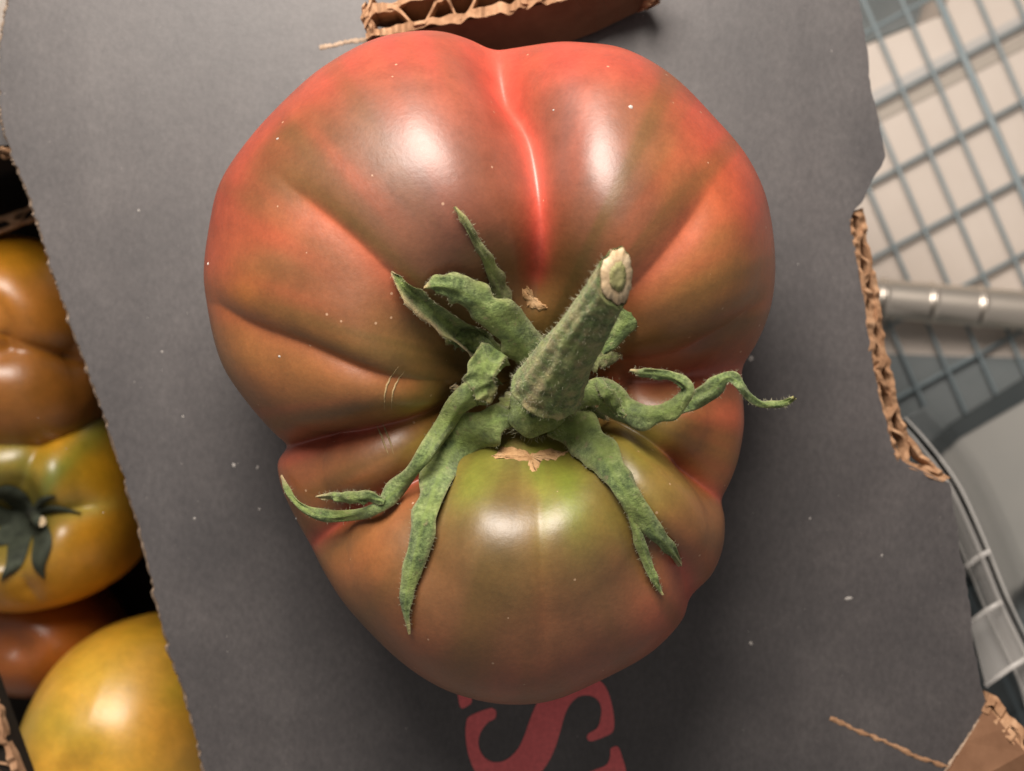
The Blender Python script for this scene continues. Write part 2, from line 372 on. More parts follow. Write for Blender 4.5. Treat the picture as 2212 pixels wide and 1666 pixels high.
rail_strip(rim_path, -1.2, 4.5, 0.2)
rail_strip([(x+20, y-4) for x, y in rim_path], -1.3, 3.5, 0.15)
rail_strip([(x-28, y+22) for x, y in rim_path[2:]], -1.7, 3.5, 0.15)
def sheet(path_top, zt, path_bot, zb, th=0.05, name='wall'):
    a = spline(path_top, 30); b_ = spline(path_bot, 30); V = []
    for u, v in zip(a, b_):
        p, q = P(u[0], u[1], zt), P(v[0], v[1], zb)
        for k in range(7): V.append(p.lerp(q, k/6)+Vector((0.02*math.sin(k*2), 0, 0)))
    nv = len(V); V2 = [v+Vector((th, 0.3*th, 0)) for v in V]
    F = []
    for i in range(29):
        for k in range(6):
            q = (i*7+k, i*7+k+1, (i+1)*7+k+1, (i+1)*7+k); F.append(q); F.append(tuple(x+nv for x in reversed(q)))
    return obj(name, V+V2, F, PLASTIC if name == 'wall' else FROST2, tub)
sheet([(x+8, y) for x, y in rim_path], -1.3, [(x+70, y-30) for x, y in rim_path], ZW+0.35, name='wall')
sheet([(2020, 1025), (2075, 1180), (2140, 1330), (2200, 1480), (2240, 1640)], -1.6, [(2050, 1040), (2110, 1165), (2165, 1300), (2220, 1415), (2300, 1600)], -1.3, name='flange')
for (x0, y0, x1, y1) in ((2085, 1225, 2140, 1190), (2095, 1345, 2165, 1300), (2128, 1482, 2230, 1415)):
    V, F = tube([P(x0, y0, -1.45), P((x0+x1)/2, (y0+y1)/2-3, -1.35), P(x1, y1, -1.2)], 0.06, 10); obj('rib', V, F, FROST, tub)
V, F = slab(ccw([(2095, 1345), (2160, 1300), (2225, 1420), (2130, 1482)]), -2.1, -2.0); obj('hinge_tab', V, F, FROST, tub, smooth=False)

# ------------------------------------------------------------------ cardboard box
FB = -11.5
box = thing('produce_box', 'charcoal printed corrugated cardboard box with a red letter on its lid', 'cardboard box', P(700, 900, ZW+0.1))
TH = 0.35
left = [(30, -30), (14, 20), (6, 55), (0, 90), (-4, 150), (0, 225), (6, 268), (20, 318), (44, 375), (62, 425), (84, 490), (112, 580), (140, 660), (170, 745), (200, 830), (226, 900), (262, 1010), (300, 1140), (335, 1285), (365, 1400), (402, 1510), (438, 1650), (470, 1800)]
right = [(1845, -60), (1856, 0), (1869, 80), (1881, 180), (1899, 270), (1912, 338), (1888, 385), (1866, 430), (1838, 474), (1846, 530), (1858, 600), (1867, 660), (1878, 730), (1888, 790), (1899, 850), (1912, 905), (1924, 950), (1937, 980), (1958, 1000), (1990, 1016), (2036, 1040), (2050, 1046), (2058, 1090), (2068, 1130), (2074, 1190), (2084, 1230), (2092, 1290), (2098, 1350), (2108, 1420), (2118, 1480), (2132, 1520), (2120, 1552), (2080, 1606), (2045, 1660), (2000, 1800)]
ls = spline(left, 300); rs = spline(right, 300)
ls[:, 0] += vnoise(np.c_[ls[:, 1]*0.09, ls[:, 0]*0+1, ls[:, 0]*0])*3.0+vnoise(np.c_[ls[:, 1]*0.25, ls[:, 0]*0+4, ls[:, 0]*0])*1.6
rs[:, 0] += vnoise(np.c_[rs[:, 1]*0.08, rs[:, 0]*0+8, rs[:, 0]*0])*2.2
# lid as a lofted grid between its two long edges, gently bowed
nU = 40; V = []; F = []; nR = len(ls)
def lid_z(x, y): return 0.0
for u, v in zip(ls, rs):
    for k in range(nU+1):
        t = k/nU; V.append(P(u[0]*(1-t)+v[0]*t, u[1]*(1-t)+v[1]*t, 0))
nv = len(V); V += [Vector((v.x, v.y, -TH)) for v in V]
for i in range(nR-1):
    for k in range(nU):
        q = (i*(nU+1)+k, (i+1)*(nU+1)+k, (i+1)*(nU+1)+k+1, i*(nU+1)+k+1); F.append(q); F.append(tuple(x+nv for x in reversed(q)))
    for k in (0, nU):
        a0, a1 = i*(nU+1)+k, (i+1)*(nU+1)+k; F.append((a0, a0+nv, a1+nv, a1) if k == 0 else (a1, a1+nv, a0+nv, a0))
lid = obj('lid_panel', V, F, PRINT, box, smooth=False)

# torn pale fibres along the left cut
mb = MB()
for side in (0,):
    for i in range(nR-1):
        w0 = 5.0+3.5*vnoise(np.array([[ls[i, 1]*0.045, 2, 7]]))[0]+2.5*vnoise(np.array([[ls[i, 1]*0.3, 5, 7]]))[0]
        w1 = 5.0+3.5*vnoise(np.array([[ls[i+1, 1]*0.045, 2, 7]]))[0]+2.5*vnoise(np.array([[ls[i+1, 1]*0.3, 5, 7]]))[0]
        a, b_ = ls[i], ls[i+1]
        z0, z1 = 0.012, -0.13
        mb.add([P(a[0]+1.2, a[1], z0), P(b_[0]+1.2, b_[1], z0), P(b_[0]-w1*0.8, b_[1], z1), P(a[0]-w0*0.8, a[1], z1), P(a[0]-w0*0.6, a[1], -0.3), P(b_[0]-w1*0.6, b_[1], -0.3)],
               [(0, 3, 2, 1), (3, 4, 5, 2)])
obj('torn_edge', mb.v, mb.f, PALEFIB, lid)

def corr_edge(name, top, bot, depth, period, parent, mat=KRAFT, lt=0.05, wt=0.045, n=160, rag=0.02, amp=0.8, wob=0.25, phase=0.0):
    """cut edge of corrugated board: two liners and a flute between them, seen end-on. top, bot: lists of (px,py,z)"""
    a = spline([tuple(P(*q)) for q in top], n); b_ = spline([tuple(P(*q)) for q in bot], n); dv = np.array(depth, float)
    L = np.r_[0, np.cumsum(np.linalg.norm(np.diff((a+b_)/2, axis=0), axis=1))]
    e = b_-a; el = np.linalg.norm(e, axis=1)[:, None]; e = e/el
    mb = MB()
    def strip(c, th, jit):
        j = vnoise(np.c_[L*6, L*0+jit, L*0])[:, None]*rag; dj = (vnoise(np.c_[L*9, L*0+jit+3, L*0])[:, None]*rag*1.5)
        c = c+e*j; f = c-dv[None, :]/np.linalg.norm(dv)*dj
        tt = th*(1+0.35*vnoise(np.c_[L*4, L*0+jit+7, L*0])[:, None])
        vs = []
        for i in range(n): vs += [f[i]-e[i]*tt[i]/2, f[i]+e[i]*tt[i]/2, c[i]+e[i]*tt[i]/2+dv, c[i]-e[i]*tt[i]/2+dv]
        mb.add(vs, [(i*4+k, i*4+(k+1) % 4, (i+1)*4+(k+1) % 4, (i+1)*4+k) for i in range(n-1) for k in range(4)]+[(3, 2, 1, 0), ((n-1)*4, (n-1)*4+1, (n-1)*4+2, (n-1)*4+3)])
    strip(a+e*lt/2, lt, 1); strip(b_-e*lt/2, lt, 11)
    ph = L/period*2*np.pi+phase+wob*3*vnoise(np.c_[L*1.1, L*0+2, L*0])
    strip(a+e*el*(0.5+0.5*amp*np.clip(1.25*np.sin(ph), -1, 1)[:, None]*(1-lt/el)), wt, 21)
    return obj(name, mb.v, mb.f, mat, parent, smooth=False)

# cut-out edge on the right: the board is crushed down there, so its fluted cut faces up
tp = [(1834, 466, 0.0), (1846, 540, 0.0), (1860, 620, 0.0), (1879, 740, 0.0), (1900, 855, 0.0), (1922, 950, 0.0), (1945, 1000, 0), (1990, 1022, 0), (2040, 1040, 0.0)]
bt = [(1866, 448, -0.22), (1880, 540, -0.22), (1894, 620, -0.22), (1913, 740, -0.22), (1937, 855, -0.22), (1962, 935, -0.22), (1988, 975, -0.22), (2020, 1005, -0.22), (2052, 1032, -0.22)]
corr_edge('fluted_edge', tp, bt, (-0.10, -0.02, -0.28), 0.78, lid, n=320, lt=0.10, wt=0.13, rag=0.035, amp=0.6)
# raised tab at the top
tab = obj('raised_tab', *(lambda top, bot: (top+bot+[v+Vector((0.02, 0.5, 0)) for v in top+bot],
      [(i, i+14, i+15, i+1) for i in range(13)]+[(i+29, i+43, i+42, i+28) for i in range(13)]+[(0, 28, 42, 14), (13, 27, 55, 41)]))(
      [P(x, y, z) for x, y, z in spline([(800, 78, 1.25), (900, 66, 1.35), (1010, 44, 1.45), (1150, 14, 1.5), (1260, -8, 1.5), (1390, -34, 1.4)], 14)],
      [P(x, y, z) for x, y, z in spline([(812, 120, 0.25), (900, 130, 0.25), (1010, 128, 0.25), (1150, 108, 0.28), (1260, 80, 0.34), (1388, 20, 0.42)], 14)]), KRAFTFACE, box, smooth=False)
corr_edge('fluted_edge', [(790, 80, 1.27), (900, 66, 1.37), (1010, 43, 1.47), (1150, 13, 1.52), (1260, -9, 1.52), (1390, -35, 1.42)],
          [(782, 14, 1.27), (900, -12, 1.37), (1010, -36, 1.47), (1150, -66, 1.52), (1260, -88, 1.52), (1390, -110, 1.42)], (0.02, 0.0, -0.9), 1.05, tab, n=240, lt=0.14, wt=0.085, rag=0.05, amp=0.85, wob=0.6)
corr_edge('end_edge', [(1386, 26, 0.45), (1404, 10, 0.8), (1416, -12, 1.2), (1420, -40, 1.42)], [(1424, 8, 0.45), (1432, -8, 0.8), (1440, -28, 1.2), (1440, -60, 1.42)], (-0.15, 0.1, -0.3), 0.4, tab, n=50, lt=0.09, wt=0.09, rag=0.05)
corr_edge('end_edge', [(800, 82, 1.2), (790, 62, 1.25), (782, 40, 1.25), (784, 10, 1.25)], [(812, 70, 1.3), (806, 50, 1.33), (800, 30, 1.33), (806, -10, 1.33)], (0.05, 0.0, -0.8), 0.4, tab, n=50, lt=0.07, wt=0.06, rag=0.05)
# corner tab at the bottom right
ct = [P(2133, 1524, 0.02), P(2085, 1603, 0.02), P(2040, 1672, 0.02), P(2010, 1740, 0.02), P(2330, 1760, 0.9), P(2216, 1626, 0.9), P(2170, 1572, 0.5)]
V = ct+[v-Vector((0.15, 0.1, 0.35)) for v in ct]; n = len(ct)
ctab = obj('corner_tab', V, [tuple(range(n)), tuple(reversed(range(n, 2*n)))]+[(i, i+n, (i+1) % n+n, (i+1) % n) for i in range(n)], KRAFTFACE, box, smooth=False)
corr_edge('fluted_edge', [(2124, 1534, 0.06), (2155, 1568, 0.35), (2190, 1612, 0.75), (2240, 1668, 1.0), (2330, 1770, 1.1)],
          [(2140, 1494, 0.0), (2176, 1532, 0.25), (2216, 1580, 0.6), (2268, 1634, 0.85), (2360, 1730, 0.9)], (-0.05, 0, -0.5), 0.6, ctab, n=120, lt=0.16, wt=0.10, rag=0.05)
def slit(path, wpx, parent, name='torn_slit', mat=PALEFIB, z=0.015):
    pp = spline(path, 70); vs = []
    for i in range(len(pp)):
        t = pp[min(i+1, 69)]-pp[max(i-1, 0)]; t /= np.hypot(*t); nn = np.array((-t[1], t[0]))
        ww = wpx*(0.7+0.35*vnoise(np.array([[i*0.25, 3, wpx]]))[0]+0.3*vnoise(np.array([[i*1.7, 3, wpx]]))[0])
        zz = z+0.02*abs(vnoise(np.array([[i*0.9, 9, wpx]]))[0])
        ww = max(ww, 0.8); off = nn*1.6*vnoise(np.array([[i*0.35, 12, wpx]]))[0]; pp[i] = pp[i]+off; a, b_ = pp[i]+nn*ww, pp[i]-nn*ww
        vs += [P(a[0], a[1], z*0.3), P(pp[i][0], pp[i][1], zz+0.015), P(b_[0], b_[1], z*0.3)]
    fs = []
    for i in range(len(pp)-1): fs += [(i*3, i*3+1, (i+1)*3+1, (i+1)*3), (i*3+1, i*3+2, (i+1)*3+2, (i+1)*3+1)]
    return obj(name, vs, fs, mat, parent)
slit([(690, 103), (720, 98), (750, 91), (782, 86), (830, 78)], 5.5, lid)
slit([(1793, 1551), (1850, 1577), (1920, 1606), (1980, 1634), (2048, 1656)], 5.0, lid, mat=KRAFT)
slit([(2135, 1528), (2110, 1565), (2085, 1603), (2060, 1640), (2040, 1672)], 4.5, lid)

# printed red letters (turned a quarter, partly hidden under the fruit)
cr = lambda x, y: (704.8+x*0.3921, 1355.4+y*0.3921)
def letter(outer, parent, z=0.008):
    pts = [cr(*q) for q in outer]; sp = spline(pts+[pts[0]], len(pts)*6)[:-1]
    V = [P(x, y, z) for x, y in sp]
    me_v = V; n = len(V)
    import mathutils
    tris = mathutils.geometry.tessellate_polygon([[Vector((v.x, v.y, 0)) for v in V]])
    fs = []
    for t in tris:
        a, b_, c = (V[i] for i in t)
        fs.append(t if (b_-a).cross(c-a).z > 0 else t[::-1])
    return obj('printed_letter', V, fs, REDINK, parent, smooth=False)
letter([(912, 443), (935, 462), (930, 500), (890, 525), (852, 575), (838, 630), (850, 685), (885, 728), (940, 744), (1000, 725), (1055, 670), (1090, 600), (1120, 515), (1150, 440), (1190, 370), (1250, 310), (1330, 275), (1420, 268), (1500, 290), (1545, 340), (1572, 420), (1586, 510), (1578, 575), (1520, 608), (1455, 628), (1436, 605), (1450, 582), (1492, 555), (1512, 500), (1514, 440), (1490, 395), (1440, 374), (1385, 385), (1340, 430), (1312, 490), (1290, 570), (1262, 660), (1225, 740), (1175, 805), (1090, 870), (990, 895), (885, 865), (820, 795), (783, 700), (768, 600), (772, 520), (790, 490), (850, 462)], lid)
letter([(720, 300), (800, 300), (802, 405), (780, 432), (745, 445), (728, 400)], lid)
letter([(1565, 668), (1590, 656), (1612, 664), (1632, 720), (1652, 800), (1660, 1000), (1300, 1000), (1400, 830), (1480, 785), (1540, 760), (1562, 720)], lid)

# box walls, floor, inner flap
def board(name, path, zt, zb, th, parent, mat):
    pp = [P(x, y, zt) for x, y in path]; d = (pp[-1]-pp[0]).normalized(); nn = Vector((-d.y, d.x, 0))
    ring = [pp[0], pp[-1], pp[-1]+nn*th, pp[0]+nn*th]
    V = ring+[Vector((v.x, v.y, zb)) for v in ring]
    return obj(name, V, [(0, 1, 2, 3), (7, 6, 5, 4), (0, 4, 5, 1), (1, 5, 6, 2), (2, 6, 7, 3), (3, 7, 4, 0)], mat, parent, smooth=False)
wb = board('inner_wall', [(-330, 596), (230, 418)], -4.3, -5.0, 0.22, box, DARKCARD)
corr_edge('fluted_edge', [(-330, 606, -4.25), (-100, 532, -4.25), (60, 480, -4.25), (220, 429, -4.25)], [(-330, 571, -4.25), (-100, 497, -4.25), (60, 445, -4.25), (220, 394, -4.25)], (0, 0, -0.25), 0.62, wb, n=160, lt=0.09, wt=0.09, rag=0.05, amp=0.75, phase=1.0)
ff = obj('side_flap', *slab(ccw([(-330, 330), (-330, 40), (-10, 120), (120, 220), (160, 300), (44, 312)]), -1.5, -1.2), PRINT, box, smooth=False)
corr_edge('fluted_edge', [(-330, 342, -1.25), (-60, 325, -1.25), (60, 317, -1.25), (150, 306, -1.25)], [(-330, 362, -1.5), (-60, 345, -1.5), (60, 336, -1.5), (150, 326, -1.5)], (0, 0.15, -0.05), 0.5, ff, n=100, lt=0.07, wt=0.06, rag=0.04)
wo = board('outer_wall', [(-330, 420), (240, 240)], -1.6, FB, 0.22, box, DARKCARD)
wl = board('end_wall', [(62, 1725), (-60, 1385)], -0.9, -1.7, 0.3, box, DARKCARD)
corr_edge('fluted_edge', [(64, 1728, -0.8), (36, 1650, -0.8), (14, 1590, -0.8), (-12, 1515, -0.8), (-60, 1385, -0.8)], [(4, 1742, -0.8), (-18, 1680, -0.8), (-42, 1610, -0.8), (-68, 1535, -0.8), (-116, 1405, -0.8)], (0, 0, -0.3), 0.7, wl, n=100, lt=0.12, wt=0.09, rag=0.05)
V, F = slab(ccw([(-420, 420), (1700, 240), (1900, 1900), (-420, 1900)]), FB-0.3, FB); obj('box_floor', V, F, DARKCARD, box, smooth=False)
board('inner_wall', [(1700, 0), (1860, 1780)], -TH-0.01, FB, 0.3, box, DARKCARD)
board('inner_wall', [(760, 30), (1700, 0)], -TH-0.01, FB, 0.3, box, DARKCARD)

# ================================================================== the big tomato
C = (1135, 812)
OUT = [(1075, 110), (1130, 104), (1200, 98), (1250, 100), (1330, 110), (1400, 140), (1470, 190), (1540, 262), (1600, 332), (1640, 405), (1660, 475), (1670, 560), (1668, 630), (1655, 690), (1632, 745), (1606, 790), (1603, 830), (1606, 880), (1606, 925), (1595, 990), (1578, 1040), (1559, 1082), (1565, 1120), (1560, 1180), (1535, 1240), (1490, 1288), (1470, 1340), (1400, 1410), (1300, 1465), (1200, 1507), (1120, 1518), (1040, 1510), (950, 1480), (860, 1420), (760, 1320), (705, 1242), (672, 1180), (645, 1130), (612, 1060), (600, 1010), (606, 985), (622, 964), (590, 930), (540, 872), (490, 800), (465, 730), (448, 640), (445, 580), (455, 500), (480, 400), (540, 310), (620, 222), (700, 152), (800, 97), (880, 76), (950, 73), (1010, 87), (1050, 104)]
FUR = [
 dict(path=[(1140, 700), (1158, 590), (1166, 450), (1143, 260), (1095, 150), (1072, 108)], w=(0.42, 0.55), d=1.0, r0=0.12, r1=1.3, e=0.28),   # top crease
 dict(path=[(1000, 730), (860, 615), (750, 510), (640, 420), (560, 350)], w=(0.22, 0.85), d=0.15, r0=0.2, r1=0.98, e=0.12),                   # upper left
 dict(path=[(1000, 830), (820, 812), (650, 745), (530, 700), (465, 660)], w=(0.17, 0.8), d=0.27, r0=0.22, r1=1.1, e=0.06),                  # left
 dict(path=[(1030, 850), (950, 878), (850, 915), (720, 950), (620, 966)], w=(0.18, 0.8), d=0.85, r0=0.10, r1=1.3, e=0.05),                  # deep left fold
 dict(path=[(1050, 900), (940, 1020), (830, 1090), (740, 1140), (672, 1178)], w=(0.6, 0.4), d=0.8, r0=0.12, r1=1.25, e=0.08),              # lower left
 dict(path=[(1085, 920), (990, 1010), (930, 1180), (890, 1330), (870, 1420)], w=(0.7, 0.6), d=0.34, r0=0.15, r1=0.95, e=0.4),
 dict(path=[(1150, 900), (1158, 1000), (1165, 1200), (1178, 1440)], w=(0.40, 0.40), d=0.13, r0=0.2, r1=1.0, e=0.1),                          # faint front line
 dict(path=[(1210, 920), (1286, 990), (1340, 1070), (1396, 1200), (1440, 1330)], w=(0.8, 0.5), d=0.55, r0=0.12, r1=1.0, e=0.25),             # lower right
 dict(path=[(1300, 1000), (1400, 1150), (1485, 1245), (1492, 1292)], w=(0.4, 0.4), d=0.30, r0=0.72, r1=1.3, e=0.2),
 dict(path=[(1230, 870), (1330, 915), (1430, 968), (1520, 1035), (1560, 1082)], w=(0.24, 0.75), d=0.95, r0=0.10, r1=1.25, e=0.06),             # right fold
 dict(path=[(1230, 820), (1380, 818), (1500, 825), (1608, 800)], w=(0.55, 0.65), d=0.80, r0=0.12, r1=1.25, e=0.15),
 dict(path=[(1250, 790), (1390, 775), (1500, 756), (1600, 700), (1655, 650)], w=(0.7, 0.16), d=0.46, r0=0.2, r1=1.05, e=0.06),
 dict(path=[(1230, 740), (1350, 640), (1430, 555), (1510, 450), (1575, 350)], w=(0.7, 0.3), d=0.24, r0=0.2, r1=0.95, e=0.15),
]
def Hfun(T):
    d = np.degrees(T)
    pts = [(-180, 3.2), (-170, 3.15), (-160, 3.15), (-148, 3.12), (-135, 3.0), (-110, 3.3), (-85, 3.35), (-60, 3.2), (-45, 3.0), (-30, 2.75), (-18, 2.6), (-8, 2.6), (4, 2.75), (15, 3.15), (35, 3.4), (65, 3.7), (85, 3.8), (110, 3.85), (140, 3.6), (165, 3.3)]
    x, y = zip(*pts); h = np.interp(d, x, y, period=360)
    k = np.exp(-np.linspace(-2, 2, 31)**2); k /= k.sum(); return np.convolve(np.r_[h[-15:], h, h[:15]], k, 'valid')
V, F, I = tomato_mesh(C, OUT, 3.0, Hfun, 3.0, 0.27, FUR, 0.02, nT=840, nA=330, rscale=0.994)
g = I['g']
brown, olive, green = (0.205, 0.085, 0.034), (0.125, 0.075, 0.021), (0.205, 0.195, 0.034)
red, pink, orange, dusk = (0.55, 0.072, 0.050), (0.50, 0.115, 0.095), (0.40, 0.135, 0.040), (0.185, 0.088, 0.082)
B = [
 # upper rim, red
 (880, 90, 230, red, 0.95, 85, -4), (1090, 160, 150, red, 0.9), (1260, 120, 200, red, 0.85, 70, 5), (1480, 230, 190, red, 0.9, 80, 45), (1620, 430, 170, red, 0.85, 70, 72),
 (640, 230, 200, red, 0.8, 75, -42), (505, 420, 190, red, 0.9, 60, -65), (480, 530, 110, red, 0.7, 50, 80), (1655, 620, 110, red, 0.7, 40, 95),
 # top left lobe
 (690, 320, 90, olive, 0.8, 45, 60), (760, 360, 140, olive, 0.75), (900, 320, 170, dusk, 0.8), (840, 480, 190, brown, 0.8), (760, 480, 90, olive, 0.6), (1010, 470, 100, (0.37, 0.115, 0.066), 0.75), (980, 220, 80, (0.42, 0.12, 0.075), 0.5), (900, 570, 110, (0.25, 0.12, 0.06), 0.6), (1010, 590, 90, dusk, 0.5),
 # top right lobe
 (1260, 300, 130, dusk, 0.8), (1290, 480, 130, brown, 0.85), (1240, 560, 60, olive, 0.6), (1390, 300, 90, (0.36, 0.14, 0.06), 0.8), (1440, 380, 38, (0.46, 0.18, 0.05), 0.7, 80, 8), (1408, 450, 32, (0.16, 0.075, 0.03), 0.75, 70, 10), (1470, 400, 26, olive, 0.55, 80, 8), (1540, 430, 70, (0.58, 0.13, 0.05), 0.8, 120, 20), (1420, 570, 80, (0.50, 0.13, 0.085), 0.7, 110, 40), (1500, 620, 110, (0.30, 0.175, 0.045), 0.85), (1580, 560, 90, (0.33, 0.16, 0.05), 0.7), (1600, 650, 90, (0.36, 0.155, 0.045), 0.7), (1430, 680, 80, (0.30, 0.17, 0.045), 0.7),
 # left
 (560, 400, 60, olive, 0.55, 130, 50), (610, 300, 30, olive, 0.6, 90, 55), (620, 520, 110, (0.29, 0.13, 0.06), 0.8), (530, 560, 60, (0.27, 0.12, 0.05), 0.5), (720, 610, 110, brown, 0.75), (520, 640, 70, (0.42, 0.17, 0.035), 0.8), (640, 640, 90, olive, 0.6), (560, 760, 90, (0.36, 0.15, 0.045), 0.8), (680, 820, 110, (0.34, 0.15, 0.050), 0.8), (800, 860, 90, brown, 0.7), (860, 760, 90, (0.22, 0.135, 0.045), 0.8), (560, 500, 45, (0.50, 0.11, 0.05), 0.55, 120, 75), (920, 850, 60, olive, 0.6),
 # lower left lobes
 (690, 1020, 100, (0.29, 0.135, 0.045), 0.85), (820, 960, 80, (0.33, 0.16, 0.07), 0.7), (915, 925, 75, (0.30, 0.27, 0.04), 0.8), (650, 1000, 60, (0.33, 0.12, 0.055), 0.6), (800, 1190, 80, (0.45, 0.165, 0.045), 0.85, 130, 65), (740, 1130, 60, olive, 0.5), (760, 1290, 70, (0.26, 0.12, 0.045), 0.7), (900, 1150, 70, (0.25, 0.12, 0.05), 0.6), (820, 1330, 60, olive, 0.5),
 # front lobe: green skin, with shade mixed into the broad olive darkening
 (1130, 1010, 200, (0.20, 0.22, 0.03), 0.85, 105, 0), (1140, 985, 150, (0.20, 0.30, 0.035), 0.8, 45, 0), (1060, 1160, 120, (0.20, 0.13, 0.06), 0.8), (1210, 1170, 130, (0.19, 0.165, 0.045), 0.9), (1165, 1110, 40, (0.19, 0.23, 0.03), 0.7, 120, 0), (1240, 1040, 70, (0.27, 0.29, 0.045), 0.7, 110, 60), (1000, 1030, 50, (0.26, 0.27, 0.045), 0.6), (1290, 1170, 40, (0.20, 0.14, 0.06), 0.5), (1040, 1330, 170, (0.24, 0.105, 0.052), 0.85), (1260, 1340, 160, (0.27, 0.125, 0.075), 0.85), (1120, 1270, 60, (0.26, 0.16, 0.06), 0.4), (1100, 1480, 260, (0.44, 0.120, 0.070), 0.8, 55, -4), (1330, 1430, 160, (0.40, 0.115, 0.075), 0.7, 60, -25), (1130, 1170, 260, (0.15, 0.120, 0.036), 0.7, 210, 0), (1225, 1060, 45, (0.19, 0.30, 0.03), 0.75, 90, -20), (1020, 1040, 40, (0.19, 0.28, 0.035), 0.6, 80, 20), (1165, 1060, 22, (0.18, 0.30, 0.03), 0.6, 110, 0), (1370, 985, 60, (0.22, 0.29, 0.04), 0.8), (1400, 1070, 40, (0.20, 0.26, 0.035), 0.7, 100, 60), (1500, 915, 50, (0.26, 0.24, 0.04), 0.6), (905, 920, 60, (0.28, 0.32, 0.04), 0.7), (1290, 350, 130, (0.185, 0.095, 0.085), 0.6), (930, 420, 130, (0.185, 0.095, 0.085), 0.6), (1100, 1400, 260, (0.24, 0.10, 0.05), 0.5, 90, 0), (690, 760, 150, (0.24, 0.13, 0.035), 0.5, 70, 15), (900, 1400, 110, (0.36, 0.12, 0.05), 0.6, 50, 45),
 # right lobes
 (1440, 1050, 110, (0.35, 0.20, 0.055), 0.85), (1360, 1000, 60, green, 0.7), (1400, 1090, 60, (0.27, 0.24, 0.045), 0.7, 110, 60), (1520, 1130, 80, (0.33, 0.15, 0.05), 0.8), (1470, 1190, 80, (0.32, 0.15, 0.065), 0.6), (1460, 1330, 80, (0.50, 0.12, 0.07), 0.8), (1540, 1220, 50, (0.42, 0.13, 0.06), 0.6), (1510, 930, 70, (0.33, 0.19, 0.045), 0.85), (1590, 900, 60, (0.55, 0.12, 0.06), 0.85, 110, 90), (1560, 990, 60, (0.38, 0.17, 0.05), 0.7), (1500, 800, 70, (0.42, 0.15, 0.08), 0.75, 26, -10), (1440, 860, 60, (0.28, 0.17, 0.045), 0.7), (1590, 760, 60, (0.46, 0.14, 0.06), 0.7, 30, -30),
 (1140, 790, 170, (0.26, 0.19, 0.05), 0.8), (1400, 930, 70, (0.27, 0.25, 0.04), 0.7),
]
outer = sstep(0.25, 0.55, I['proj'])
lines = [(g[0]**6*0.85*sstep(0.14, 0.36, I['proj']), (0.72, 0.10, 0.085)), (g[0]**2*0.4*outer, (0.5, 0.10, 0.06)), (g[1]**5*0.7*outer, (0.55, 0.14, 0.075)), (g[2]**3*0.55*outer, (0.46, 0.14, 0.06)), (g[3]**4*0.7*outer, (0.42, 0.06, 0.05)), (g[4]**4*0.7*outer, (0.42, 0.06, 0.045)),
         (g[6]**2*0.18, (0.40, 0.13, 0.06)), (g[8]**3*0.7, (0.5, 0.08, 0.06)), (g[9]**4*0.6*sstep(0.7, 0.95, I['proj']), (0.5, 0.07, 0.06)), (g[10]**3*0.6*outer, (0.5, 0.08, 0.06)), (g[11]**3*0.6*outer, (0.5, 0.15, 0.09)), (g[12]**2*0.55*outer, (0.52, 0.12, 0.075))]
pig = pigment(V, I, brown, B, lines, 20, 0.92, 0.55)*np.array((0.84, 0.76, 0.66))
pig[~I['up'].astype(bool)] = pig[~I['up'].astype(bool)]*0.6+np.array(red)*0.4
tom = thing('heirloom_tomato', 'large lobed red and olive brown tomato with green stem resting on the charcoal lid', 'tomato', P(1106, 833, 0.02))
flesh = obj('flesh', V, F, SKIN, tom, attrs={'pigment': pig})
bvh = BVHTree.FromPolygons([Vector(v) for v in V], [tuple(int(i) for i in f) for f in F])
cp = Vector((0, 0, D))
def hit(px, py):
    d = (P(px, py, 0)-cp).normalized(); loc, nrm, idx, dist = bvh.ray_cast(cp, d)
    if loc is None: return P(px, py, 0.0), Vector((0, 0, 1))
    if nrm.z < 0: nrm = -nrm
    return loc, nrm
def lifted(px, py, lift):
    loc, nrm = hit(px, py); z = loc.z+lift; p = P(px, py, z); return p, nrm

